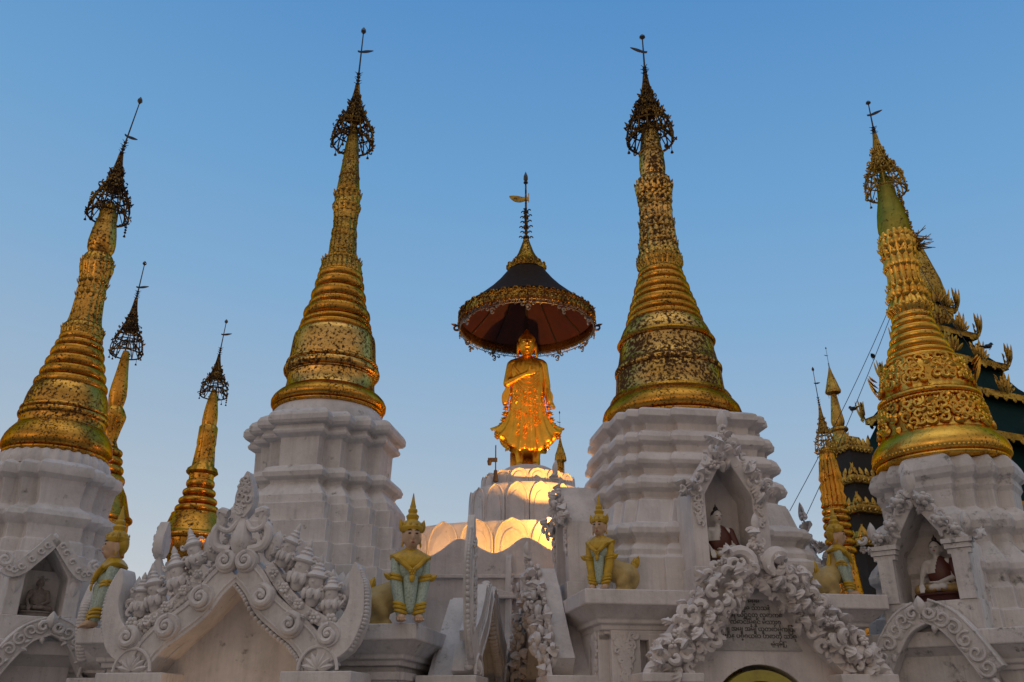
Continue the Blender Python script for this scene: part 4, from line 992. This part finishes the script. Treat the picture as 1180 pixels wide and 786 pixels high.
for py, hw in ((274, 4), (268, 2.4), (262, 3.6), (256, 2.4), (250, 3), (244, 2)):
    pr.add(ellip((0, 0, uz(py)), (hw * pm(py), hw * pm(py), 3.2 * pm(py)), 10, 6))
    for e in range(4): pr.add(curl(.045, .8, .3, 8, 1, 4), RZ(90 * e + py) @ T(hw * pm(py) + .03, 0, uz(py)) @ RX(90))
pr.add(tube([(0, 0, uz(280)), (0, 0, uz(204))], [.035, .018], 6)); obj('finial_rod', pr, M['bronze'], um)
bu = MB(); bu.add(lathe([(uz(209), .03), (uz(207), .05), (uz(203), .045), (uz(198), .004)], 10)); bu.add(lathe([(uz(211), .05), (uz(210), .05)], 10)); obj('diamond_bud', bu, M['jewel'], um)
va = MB(); va.add(prism(spline([(.06, .05), (-.08, .04), (-.2, .07), (-.36, .06), (-.26, -.06), (-.12, -.09), (0, -.05), (.06, -.06)], 4), -.012, .012), T(0, 0, uz(229)) @ RX(90)); va.add(box(.05, .07, -.01, .01, uz(233), uz(223))); obj('vane', va, M['gilt'], um)
po = MB(); po.add(tube([(0, .26, Z0 + .02), (0, .26, uz(352)), (0, .05, uz(330))], .035, 8)); obj('pole', po, M['iron'], um)

# floodlight
fl = thing('floodlight', 'small floodlight behind the right shrine aimed up at the gilded statue', 'lamp', (1.16, 13.14, 3.78))
fm = MB(); fm.add(box(-.14, .14, -.07, .07, -.1, .1), RZ(-15) @ RX(-40)); fm.add(box(-.03, .03, -.03, .03, -.22, -.05)); obj('lamp_housing', fm, M['iron'], fl, bevel=.01)
fp = MB(); fp.add(box(-.06, .06, -.06, .06, -3.78, -.2)); obj('lamp_post', fp, M['iron'], fl)
def lamp(name, typ, loc, aim, watts, col, parent=None, size=.1, cone=80, blend=1):
    l = bpy.data.lights.new(name, typ); l.energy = watts; l.color = col
    if typ == 'SPOT': l.spot_size = R(cone); l.spot_blend = blend; l.shadow_soft_size = size
    elif typ == 'POINT': l.shadow_soft_size = size
    o = bpy.data.objects.new(name, l); COL.objects.link(o); o.location = loc
    if aim is not None: o.rotation_euler = (Vector(aim) - Vector(loc)).to_track_quat('-Z', 'Y').to_euler()
    return o
WARM = (1.0, .42, .07)
lamp('floodlight_beam', 'SPOT', (1.16, 13.12, 3.98), (.2, 16, 7.3), 1000, WARM, size=.06, cone=84, blend=1)
lamp('floodlight_spill', 'POINT', (.75, 13.0, 3.45), None, 150, (1.0, .44, .05), size=.1)

lamp('floodlight_spill', 'POINT', (-1.25, 12.98, 3.45), None, 55, (1.0, .47, .12), size=.1)

# ------------------------------------------------------------------ wavy parapet wall between the shrines
ww = thing('parapet_wall', 'white wall with a wavy top between the two middle shrines', 'wall', (0, 12.7, 0))
def wl(px, py): p = pt(px, py, 12.7); return (p.x, p.z)
top = spline([wl(470, 650), wl(492, 645), wl(507, 638), wl(527, 624), wl(543, 627), wl(556, 635), wl(570, 640), wl(585, 634), wl(597, 625), wl(606, 622), wl(617, 626), wl(634, 636), wl(655, 640)], 5)
mb = MB(); mb.add(prism(top + [(top[-1][0], 0), (top[0][0], 0)], -.2, .2), RX(90)); obj('wall_body', mb, M['plasterB'], ww, bevel=.015)
mb = MB(); a, b = wl(470, 665), wl(650, 665); mb.add(box(a[0], b[0], -.26, .2, a[1] - .05, a[1])); a, b = wl(540, 690), wl(600, 690)
mb.add(box(a[0], b[0], -.40, -.2, a[1] - .04, a[1])); mb.add(prism([(a[0], a[1]), (b[0], b[1]), ((a[0] + b[0]) / 2 - .1, a[1] + .12)], .2, .38), RX(90)); obj('wall_coping', mb, M['plasterB'], ww, bevel=.008)

# ------------------------------------------------------------------ crowned half-lion guardian statues on the roof corners
def guardian(label, loc, rz, s, rump, sleeve='mint'):
    t = thing('guardian_statue', label, 'statue', loc, rz, 'crowned lion-bodied guardian statues on the roof corners', s); t.scale = (s * .92, s * .96, s)
    b = MB()
    b.add(capsule((0, .06, .30), (0, .0, .52), .135, .125, 16)); b.add(capsule((-.10, .0, .55), (.10, .0, .55), .075, .075, 12)); b.add(capsule((0, 0, .58), (0, -.005, .66), .05, .045, 12))
    for e in (rump,):
        d = Vector((e * .88, .47, 0))
        b.add(capsule((0, .06, .30), tuple(d * .30 + Vector((0, .05, .20))), .13, .145, 16)); c = d * .33 + Vector((0, .04, .17)); b.add(ellip(c, (.15, .15, .165), 16, 12))
        side = Vector((e * .25, -.97, 0)) * .10
        k_ = c + side + Vector((0, 0, -.02)); b.add(capsule(tuple(k_ + Vector((0, 0, .03))), tuple(k_ - d * .10 + Vector((0, 0, -.06))), .095, .065, 12))
        b.add(capsule(tuple(k_ - d * .10 + Vector((0, 0, -.06))), tuple(k_ - d * .0 + Vector((0, 0, -.13))), .06, .045, 10)); b.add(capsule(tuple(k_ + Vector((0, 0, -.15))), tuple(k_ - d * .15 + Vector((0, 0, -.155))), .04, .045, 10))
    obj('body', b, M['ochre'], t, remesh=.013, smooth_it=5)
    HS = T(0, -.01, .625) @ SC(1.30, 1.34, 1.42) @ T(0, 0, -.625)
    h = MB(); h.add(ellip((0, -.015, .722), (.064, .070, .088), 20, 14)); h.add(ellip((0, -.035, .675), (.045, .048, .045), 14, 10)); h.add(capsule((0, -.01, .60), (0, -.01, .68), .044, .04, 12))
    h.add(ellip((0, -.083, .702), (.011, .016, .02), 10, 8)); h.add(capsule((0, -.078, .712), (0, -.074, .738), .008, .007, 8)); h.add(capsule((-.012, -.078, .672), (.012, -.078, .672), .007, .007, 8))
    for e in (-1, 1): h.add(ellip((e * .066, .0, .705), (.01, .02, .04), 8, 8)); h.add(ellip((e * .025, -.074, .728), (.016, .006, .009), 8, 6))
    hd = obj('head', h, M['skin'], t, remesh=.006, smooth_it=2); hd.matrix_local = HS
    for e in (-1, 1):
        m_ = MB(); m_.add(ellip((e * .026, -.0795, .728), (.0135, .005, .0055), 10, 6)); obj('eye', m_, M['black'], hd)
        m_ = MB(); m_.add(tube([(e * .010, -.081, .746), (e * .026, -.080, .752), (e * .044, -.068, .746)], [.002, .0035, .002], 6)); obj('eyebrow', m_, M['black'], hd)
    m_ = MB(); m_.add(ellip((0, -.083, .672), (.014, .006, .0055), 10, 6)); obj('mouth', m_, M['lip'], hd)
    cr_ = MB(); cr_.add(lathe([(.745, .074), (.765, .085), (.775, .086), (.785, .078), (.80, .072), (.812, .060), (.825, .040), (.835, .046), (.850, .050), (.862, .036), (.868, .030), (.880, .036), (.892, .034), (.902, .022), (.912, .024), (.925, .019), (.96, .011), (1.0, .003)], 24))
    cr_.add(ellip((0, .03, .735), (.072, .06, .075), 16, 10))
    for e in (-1, 1): cr_.add(leaf(.09, .022, .012), T(e * .072, -.005, .74) @ RX(90) @ RZ(-e * 12)); cr_.add(ellip((e * .07, -.004, .665), (.008, .008, .016), 8, 6))
    for k in range(10): cr_.add(leaf(.03, .012, .008, 5), RZ(36 * k) @ T(.078, 0, .775) @ RZ(90) @ RX(90))
    obj('crown', cr_, M['yellow'], t).matrix_local = HS
    cl = MB(); nn = 40; v = []; f = []
    for ring, (rx, ry, z) in enumerate(((.052, .05, .642), (.10, .085, .618), (.155, .115, .585), (.178, .128, .563), (.170, .120, .548))):
        for i in range(nn):
            a = 2 * math.pi * i / nn; ca, sa = math.cos(a), math.sin(a)
            fv = max(0, -sa) ** 3 * (ring / 4) ** 1.5 * .10; pt_ = 1 + .10 * abs(ca) ** 8 * (ring >= 2)
            v.append((rx * ca * pt_, ry * sa - .004, z - fv + .018 * abs(ca) ** 8 * (ring == 3)))
    for k in range(4):
        for i in range(nn): j = (i + 1) % nn; f.append((k * nn + i, k * nn + j, (k + 1) * nn + j, (k + 1) * nn + i))
    cl.add((v, f))
    for e in (-1, 1): cl.add(tube(spline([(e * .13, -.115, .55), (e * .075, -.145, .49), (0, -.155, .43)], 4), .022, 8))
    cl.add(rosette(.036, .5, 6), T(0, -.165, .425) @ RX(90)); cl.add(leaf(.06, .02, .012), T(0, -.16, .40) @ RX(90) @ RZ(180))
    o = obj('collar', cl, M['yellow'], t); sd = o.modifiers.new('thickness', 'SOLIDIFY'); sd.thickness = .012
    ch = MB(); ch.add(ellip((0, -.03, .47), (.13, .105, .13), 18, 12)); ch.add(capsule((0, -.075, .36), (0, -.09, .12), .075, .05, 12)); obj('tunic', ch, M['mint'], t)
    for e in (-1, 1):
        sl = MB(); sl.add(capsule((e * .138, -.02, .545), (e * .138, -.045, .38), .056, .052, 14)); sl.add(capsule((e * .138, -.045, .38), (e * .085, -.10, .085), .06, .046, 14)); s_ = obj('sleeve', sl, M[sleeve], t)
        cu = MB()
        for (z, x, y, r) in ((.40, .140, -.045, .061), (.37, .136, -.05, .063), (.155, .10, -.09, .058), (.125, .094, -.095, .060), (.09, .087, -.10, .058)):
            cu.add(lathe([(-.014, r), (-.008, r + .007), (.008, r + .007), (.014, r)], 16, cap=True), T(e * x, y, z) @ RY(-e * 14))
        obj('cuff', cu, M['yellow'], s_); cu = MB(); cu.add(leaf(.1, .03, .02), T(e * .175, -.06, .37) @ RX(90) @ RZ(-e * 60)); obj('cuff_leaf', cu, M['yellow'], s_)
        ft = MB(); ft.add(ellip((e * .085, -.13, .035), (.046, .075, .036), 14, 8))
        for k in range(4): ft.add(capsule((e * .085 - .03 + .02 * k, -.17, .024), (e * .085 - .033 + .022 * k, -.205, .016), .014, .011, 8))
        obj('foot', ft, M['skin'], t)
        ed = MB(); ed.add(tube([(e * .10, .09, .52), (e * .135, .11, .42), (e * .145, .11, .30), (e * .12, .07, .16)], [.02, .03, .03, .018], 8)); obj('back_trim', ed, M['yellow'], t)
    e = rump; tl = MB(); d = Vector((e * .88, .47, 0)) * .42 + Vector((0, .04, .27))
    for k in range(3): tl.add(leaf(.17 - .03 * k, .045, .03), T(*d) @ RX(82) @ RZ(-20 + 20 * k))
    tl.add(ellip(d + Vector((0, 0, .03)), (.035, .035, .05), 10, 8)); obj('tail', tl, M['yellow'], t)
    return t
def corner(P_, rot, half, e, z):
    a = R(rot); x, y = e * half, -half
    return (P_[0] + x * math.cos(a) - y * math.sin(a), P_[1] + x * math.sin(a) + y * math.cos(a), z)
guardian('mint-sleeved crowned guardian statue seen side-on, behind the left end of the scroll gable', corner((aX, aY), -9, 1.72, -1, 2.502), -58, 1.19, 1)
guardian('mint-sleeved crowned guardian statue facing forward, on the ledge right of the scroll gable', corner((aX, aY), -9, 1.77, 1, 2.502), 14, 1.19, -1)
guardian('yellow-clad crowned guardian statue on the ledge left of the leaf-carved gable', corner((bX, bY), 9, 1.48, -1, 2.872), -24, .93, 1, 'yellow')
guardian('ochre guardian statue turned away, in front of the ornate golden post spire', corner((bX, bY), 9, 1.40, 1, 2.872), 62, .93, -1)

# ------------------------------------------------------------------ seated statues in the niches
def seated(label, loc, rz, s, mats, cushion=True):
    sk_, rb_, hr_, bs_ = mats
    t = thing('seated_statue', label, 'statue', loc, rz, None, s)
    b = MB(); b.add(ellip((0, 0, .30), (.15, .11, .22), 16, 12)); b.add(capsule((-.13, 0, .44), (.13, 0, .44), .06, .06, 10)); b.add(capsule((0, 0, .46), (0, -.01, .56), .045, .042, 10))
    b.add(ellip((0, -.015, .635), (.075, .082, .10), 16, 12)); b.add(ellip((0, -.1, .625), (.012, .02, .022), 8, 6))
    for e in (-1, 1):
        b.add(ellip((e * .075, .0, .62), (.012, .025, .05), 8, 6)); b.add(capsule((e * .08, .0, .12), (e * .26, -.06, .09), .085, .075, 12)); b.add(capsule((e * .26, -.06, .09), (-e * .08, -.20, .10), .07, .045, 12))
    b.add(capsule((-.17, 0, .43), (-.215, -.05, .27), .05, .042, 10)); b.add(capsule((-.215, -.05, .27), (-.20, -.22, .13), .038, .026, 10))
    for q_ in range(4): b.add(capsule((-.225 + .018 * q_, -.235, .13), (-.222 + .018 * q_, -.265, .035), .011, .009, 8))
    b.add(capsule((-.175, -.22, .14), (-.155, -.25, .08), .011, .009, 8))
    b.add(capsule((.17, 0, .43), (.20, -.06, .24), .05, .042, 10)); b.add(capsule((.20, -.06, .24), (.04, -.18, .17), .038, .028, 10)); b.add(ellip((-.0, -.19, .165), (.06, .04, .02), 10, 6))
    for q_ in range(4): b.add(capsule((-.02, -.215 + .02 * q_, .17), (-.10, -.22 + .02 * q_, .172), .011, .009, 8))
    obj('body', b, sk_, t, remesh=.011, smooth_it=3)
    r = MB(); v, f = ellip((0, .005, .30), (.17, .125, .235), 80, 60)
    r.add(([(x + .012, y, z) for x, y, z in v], [q_ for q_ in f if not (len(q_) == 4 and sum(v[i][0] for i in q_) / 4 < -.03 + .28 * (sum(v[i][2] for i in q_) / 4 - .36) and sum(v[i][2] for i in q_) / 4 > .30)]))
    r.add(capsule((.175, .0, .44), (.215, -.06, .25), .058, .052, 10)); obj('robe', r, rb_, t)
    if cushion:
        lg = MB()
        for e in (-1, 1): lg.add(capsule((e * .09, -.0, .115), (e * .265, -.065, .085), .092, .082, 12)); lg.add(capsule((e * .265, -.065, .082), (e * .06, -.185, .085), .076, .05, 12))
        obj('robe_skirt', lg, M['gilded_hem'], t)
        hm = MB(); hm.add(ellip((0, .012, .672), (.08, .083, .078), 16, 10)); hm.add(ellip((0, .02, .755), (.036, .036, .04), 12, 8)); hm.add(lathe([(.78, .016), (.83, .003)], 8), T(0, .02, 0)); obj('hair', hm, hr_, t)
        for e in (-1, 1): m_ = MB(); m_.add(tube([(e * .014, -.095, .645), (e * .03, -.094, .640), (e * .048, -.083, .645)], [.003, .0045, .003], 6)); obj('eye', m_, M['black'], t)
        m_ = MB(); m_.add(ellip((0, -.096, .592), (.02, .008, .007), 8, 6)); obj('mouth', m_, M['lip'], t)
    bs = MB(); bs.add(lathe([(-.10, .36), (-.07, .37), (-.05, .33), (-.02, .33), (0, .36), (.025, .35)], 32, 20, .04, sy=.72), T(0, -.06, 0)); obj('lotus_seat', bs, bs_, t)
    return t
def in_niche(P_, rot, u, w_, z):
    a = R(rot); x, y = u, -w_
    return (P_[0] + x * math.cos(a) - y * math.sin(a), P_[1] + x * math.sin(a) + y * math.cos(a), z)
seated('pale seated Buddha in a dark maroon robe, in the niche hooded by leaf carving', in_niche((bX, bY), 9, -.12, 1.57, 3.19), 9, .82, (M['pale'], M['robe'], M['black'], M['red']))
seated('pale seated Buddha with gilt skirt on a red seat, in the columned niche', in_niche((dX, dY), -40, .02, 1.14, 2.86), -40, .84, (M['pale'], M['robe'], M['black'], M['red']))
seated('small weathered grey stone Buddha in the niche at the left edge', in_niche((cX, cY), 40, -.10, 1.14, 2.78), 40, .56, (M['oldstone'],) * 4, False)

# ------------------------------------------------------------------ golden spires behind
def far_spire(label, X, Y, base_z, parts, tip, cone, skirt, bot, hr, mat, lean=0, vane=2, seed=1, crown=None, pr_=.45, pmat=None, group='golden spires standing behind the white shrines'):
    t = thing('golden_spire', label, 'spire', (X, Y, 0), 0, group)
    for nm, spec, pet, amp in parts: spire_part(nm, spec, X, Y, mat, t, 56, pet, amp)
    hti(t, z_at(tip, Y), z_at(cone, Y), z_at(skirt, Y), z_at(bot, Y), hr * m_per_px(bot, Y, X), random.Random(seed), lean=lean, vane=vane, n=12, mat=crown)
    b = MB(); b.add(lathe([(0, pr_ * 2), (base_z * .5, pr_ * 1.6), (base_z, pr_)], 24)); obj('plinth', b, pmat or M['plasterA'], t); return t
eY = 18.0; p = pt(222, 620, eY)
far_spire('slim golden spire with its bell in view, rising behind the white scroll gable', p.x, eY, z_at(650, eY), [
    ('bell', [(593, 28), (597, 29.5), (604, 32), (614, 37.5), ('t', 617, 624, 39, 42), (625, 37), (630, 36.5), (640, 33.5), (645, 26), (660, 24)], 0, 0),
    ('coil_rings', [(547, 15), (551, 14.4), ('t', 554, 562, 14.5, 16.8), (563, 15), ('t', 565, 572, 16.6, 19.6), (573, 18), ('t', 575, 582, 19.6, 22.8), (583, 21), ('t', 584, 592, 22.6, 26), ('t', 592.4, 596, 26, 29)], 0, 0),
    ('lotus_band', [(491, 9), (493, 10.6), (505, 10.8), (511, 11.2), (514, 10.6), (530, 12.2), (538, 13), (541, 17), (545, 18.6), (548, 15)], 12, .08),
    ('banana_bud', [(449, 2), (455, 4.5), (464, 6.4), (474, 8), (484, 8.9), (492, 8.6)], 0, 0)], 370, 410, 435, 456, 16, M['goldFar'], .06, 2, 3, M['bronze'])
fY = 17.0; p = pt(131, 480, fY)
far_spire('golden spire half hidden behind the shrine at the left edge', p.x, fY, z_at(640, fY), [
    ('bell', [(560, 27), (570, 33), (590, 40), ('t', 595, 602, 42, 46), (604, 42), (640, 44)], 0, 0),
    ('coil_rings', [(515, 12), ('t', 518, 526, 15, 19), ('t', 527, 536, 17, 21), ('t', 537, 547, 20, 24), ('t', 548, 560, 23, 28)], 0, 0),
    ('lotus_band', [(469, 8.5), (472, 11), (479, 14.4), (483, 14), (495, 11), (508, 8.6), (516, 12)], 12, .08),
    ('banana_bud', [(405, 3.5), (412, 5), (428, 7), (445, 9.6), (456, 10.6), (464, 9.6), (470, 8)], 0, 0)], 303, 345, 378, 408, 19, M['goldFar'], .04, -2, 5, M['bronze'])
hY = 14.5; p = pt(964, 600, hY)
far_spire('ornate golden post spire of stacked rings, directly behind the turned-away guardian', p.x, hY, z_at(655, hY), [
    ('shaft_rings', [(585, 12.5), ('t', 587, 594, 13, 16), ('t', 595, 602, 13, 16.6), ('t', 603, 611, 13.5, 17), ('t', 612, 620, 14, 17.4), ('t', 621, 630, 14.4, 18), ('t', 631, 640, 15, 18.6), (642, 15), (660, 16)], 0, 0),
    ('lotus_band', [(528, 8), (532, 10), (545, 11.5), (552, 13), (556, 11), (562, 13.6), (568, 12), (574, 14.5), (579, 13), (584, 15), (586, 12.5)], 14, .16),
    ('banana_bud', [(516, 6), (522, 8.6), (528, 9.4), (533, 8.6)], 0, 0)], 425, 468, 495, 521, 12.5, M['goldFar'], -.03, 2, 7, M['gilt'], .22, M['goldFar'])
iY = 19.0; p = pt(966, 490, iY)
far_spire('slender pale gold spire with a closed cone crown, at the temple roof corner', p.x, iY, z_at(516, iY), [
    ('base_mouldings', [(492, 6), ('t', 493, 498, 8, 11), (500, 8), (504, 9), ('t', 508, 514, 11, 15), (516, 12)], 0, 0),
    ('shaft', [(455, 3.4), (462, 4.4), (475, 6.2), (486, 8), (489, 7.4), (492, 6)], 8, .1),
    ('cone_crown', [(424, 1), (430, 2.4), (440, 5.6), (447, 7.6), (451, 9), (453, 8.6), (455, 4)], 12, .12)], 401, 424, 436, 453, 6.5, M['gilt'], -.02, 1, 9, M['gilt'], .16, M['gilt'])
jY = 20.0; p = pt(646, 530, jY)
far_spire('tiny golden spire tip showing right of the gilded statue', p.x, jY, z_at(560, jY), [
    ('cone_crown', [(505, .8), (512, 2), (520, 4.4), (527, 6.2), (531, 6.6), (533, 4), (545, 4), (560, 5.5)], 10, .1)], 475, 505, 515, 531, 6, M['goldFar'], 0, 1, 13, M['gilt'], .12)
lp = pt(571, 555, 15.2)
lt = thing('pole', 'thin dark pole with a small lantern, left of the lotus pedestal', 'pole', (lp.x, 15.2, 4.55))
m_ = MB(); h0 = z_at(513, 15.2) - 4.55; m_.add(tube([(0, 0, -4.55), (0, 0, h0)], [.02, .012], 6)); m_.add(lathe([(z_at(555, 15.2) - 4.55, .05), (z_at(542, 15.2) - 4.55, .03)], 8)); obj('shaft', m_, M['iron'], lt)
m_ = MB(); m_.add(box(-.14, .03, -.03, .03, z_at(532, 15.2) - 4.55, z_at(528, 15.2) - 4.55)); m_.add(lathe([(z_at(536, 15.2) - 4.55, .03), (z_at(531, 15.2) - 4.55, .045), (z_at(529, 15.2) - 4.55, .01)], 8), T(-.11, 0, 0)); obj('lantern', m_, M['iron'], lt)

# ------------------------------------------------------------------ tiered temple roof behind, right
vX, vY = 10.7, 20.0
pv = thing('temple', 'dark temple with tiered green roofs and gilt flame finials along its eaves', 'temple', (vX, vY, 0), 24)
def vm(py): return m_per_px(py, vY, vX)
lev = [(361, 19, 5), (393, 34, 16), (431, 55, 29), (475, 82, 49), (531, 113, 76), (608, 132, 98)]
for i, (py, hw, top_) in enumerate(lev):
    ze = z_at(py, vY); h = hw * vm(py) * .88; zt = z_at(lev[i - 1][0] + 4, vY) if i else z_at(318, vY); ht = top_ * vm(py) * .88
    m_ = MB(); m_.add(tiers([(ze, h), (ze + (zt - ze) * .45, h + (ht - h) * .55), (zt, ht)], STEP1, h)); obj('roof', m_, M['roofgreen'], pv)
    m_ = MB(); m_.add(tiers([(ze - .7, h * .62), (ze, h * .62)], STEP1, h)); obj('roof_drum', m_, M['shadowwood'], pv)
    m_ = MB()
    for k in range(4): m_.add(box(-h - .06, h + .06, -h - .06, -h + .02, ze - .09, ze + .06), RZ(90 * k))
    for k in range(4):
        n_ = max(3, int(h * 2 / .3))
        for q_ in range(n_): m_.add(leaf(.11, .07, .02), RZ(90 * k) @ T(-h + 2 * h * (q_ + .5) / n_, -h - .07, ze - .07) @ RX(90) @ RZ(180))
    ev = obj('eave_board', m_, M['gilt'], pv)
    fs = max(.38, h * .20)
    for k in range(4):
        for kind, pos in (('corner', (-h - .04, -h - .04)), ('mid', (0, -h - .06))):
            m_ = MB(); L = fs * (1.5 if kind == 'corner' else 1.25)
            fm_ = RZ(90 * k) @ T(pos[0], pos[1], ze + .04) @ RZ(-45 if kind == 'corner' else 0) @ RX(90 + 12)
            for q_, (ang, ln, u_) in enumerate(((0, 1.0, 0), (12, .78, -.10), (-12, .78, .10), (26, .58, -.20), (-26, .58, .20), (42, .42, -.30), (-42, .42, .30), (5, .9, -.05), (-5, .9, .05))):
                m_.add(leaf(L * ln, L * .085, .05), fm_ @ T(u_ * L, 0, .01 * q_) @ RZ(ang))
            for q_ in range(7): m_.add(curl(L * .12, .9, .34, 8, (-1) ** q_, 5), RZ(90 * k) @ T(pos[0], pos[1], ze + .06) @ RZ(-45 if kind == 'corner' else 0) @ RX(90) @ T(.14 * L * (-1) ** q_ * (1 - q_ / 8), L * (.1 + .1 * q_), .05) @ RZ(40 * q_))
            for q_ in range(4): m_.add(leaf(L * .4, L * .08, .04), RZ(90 * k) @ T(pos[0], pos[1], ze + .06) @ RZ(-45 if kind == 'corner' else 0) @ RX(90) @ T(L * .25 * (-1) ** q_, L * (.1 + .12 * q_), 0) @ RZ(-28 * (-1) ** q_))
            obj('flame_finial', m_, M['gilt'], ev, bevel=0)
tp_ = pt(985, 560, 17.8); iv = pv.matrix_basis.inverted()
_rot = Matrix.Rotation(R(-24), 4, 'Z') @ Matrix.Translation((-vX, -vY, 0))
for py, hw in ((520, 20), (556, 26), (590, 30), (628, 34)):     # corner turret of stacked gilt eaves
    q0 = _rot @ Vector((tp_.x, 17.8, z_at(py, 17.8))); h = hw * m_per_px(py, 17.8, tp_.x) * .8; m_ = MB()
    B_ = T(q0.x, q0.y, q0.z)
    m_.add(tiers([(-.10, h), (-.02, h + .06), (.04, h + .06), (.10, h * .8), (.28, h * .62)], STEP1, h), B_)
    for k in range(4):
        for u_ in (-.8, -.4, 0, .4, .8): m_.add(leaf(.20 if abs(u_) < .7 else .30, .06, .03), B_ @ RZ(90 * k) @ T(u_ * h, -h - .05, .03) @ RX(78) @ RZ(-u_ * 25)); m_.add(curl(.06, 1, .33, 8, 1, 5), B_ @ RZ(90 * k) @ T(u_ * h, -h - .06, -.08) @ RX(90))
    obj('turret_eave', m_, M['gilt'], pv)
m_ = MB(); q0 = _rot @ Vector((tp_.x, 17.8, 0)); m_.add(box(q0.x - .3, q0.x + .3, q0.y - .3, q0.y + .3, 0, z_at(522, 17.8))); obj('turret_shaft', m_, M['shadowwood'], pv)
m_ = MB(); h = 120 * vm(600) * .75; m_.add(box(-h, h, -h, h, 0, z_at(600, vY))); obj('hall', m_, M['shadowwood'], pv)
m_ = MB(); m_.add(lathe([(z_at(350, vY), .42), (z_at(325, vY), .34), (z_at(305, vY), .22), (z_at(285, vY), .10), (z_at(275, vY), .03)], 20, 8, .2)); obj('roof_spire', m_, M['gilt'], pv)

# ------------------------------------------------------------------ wires and birds
wires = thing('overhead_wire', None, None) if False else None
for i, (a, b, lab) in enumerate((((1034, 334), (910, 589), 'thin dark wire slanting across the sky, without any bird, left of the garlanded bell'), ((1040, 328), (925, 603), 'thin dark wire with two small birds perched on it'), ((1048, 286), (1120, 404), 'short thin wire slanting down to the right onto the temple roof'))):
    pa, pb = pt(*a, 16.5), pt(*b, 16.5); m_ = MB(); m_.add(tube([tuple(pa.lerp(pb, t) - Vector((0, 0, .12 * math.sin(math.pi * t)))) for t in np.linspace(0, 1, 9)], .007, 5))
    tag(obj('overhead_wire', m_, M['cable']), lab, 'wire', 'thin overhead wires')
def bird(label, p, rz, s=.16):
    t = thing('bird', label, 'bird', p, rz, 'small dark birds', s)
    b = MB(); b.add(capsule((0, 0, .45), (-.55, 0, .25), .28, .16, 10)); b.add(ellip((.28, 0, .72), (.2, .18, .19), 10, 8)); b.add(tube([(.42, 0, .72), (.62, 0, .68)], [.07, .01], 6)); b.add(prism([(-.6, .1), (-1.25, .16), (-1.25, -.1), (-.6, -.12)], -.03, .03), T(0, 0, .22) @ RY(8))
    for e in (-1, 1): b.add(tube([(-.02, e * .1, .25), (.02, e * .1, 0)], .03, 5)); b.add(ellip((-.3, e * .2, .4), (.45, .07, .18), 10, 6))
    obj('body', b, M['feather'], t); return t
def on_wire(py):
    pa, pb = pt(1040, 328, 16.5), pt(925, 603, 16.5); best = None
    for t in np.linspace(0, 1, 201):
        q_ = pa.lerp(pb, t) - Vector((0, 0, .12 * math.sin(math.pi * t))); d = q_.y * CP + (q_.z - CAM_H) * SP; y = 393 - FPX * (-q_.y * SP + (q_.z - CAM_H) * CP) / d
        if best is None or abs(y - py) < best[0]: best = (abs(y - py), q_)
    return best[1]
bird('small dark bird perched higher on the wire, left of the garlanded bell', on_wire(414), 60); bird('small dark bird perched lower on the wire, just above the temple eave', on_wire(475), 110)
bird('dark bird perched on the tip of a gilt temple roof finial', pt(1141, 403, 18.2), 10, .2)

# ------------------------------------------------------------------ warm lamps inside the porches
lamp('porch_lamp', 'POINT', (-2.75, 9.2, .9), None, 10, (1.0, .55, .22), size=.15)
lamp('passage_lamp', 'POINT', (-.35, 10.2, .9), None, 7, (1.0, .55, .2), size=.15)
lamp('shrine_lamp', 'POINT', (2.45, 10.4, 1.4), None, 5, (1.0, .78, .25), size=.1)
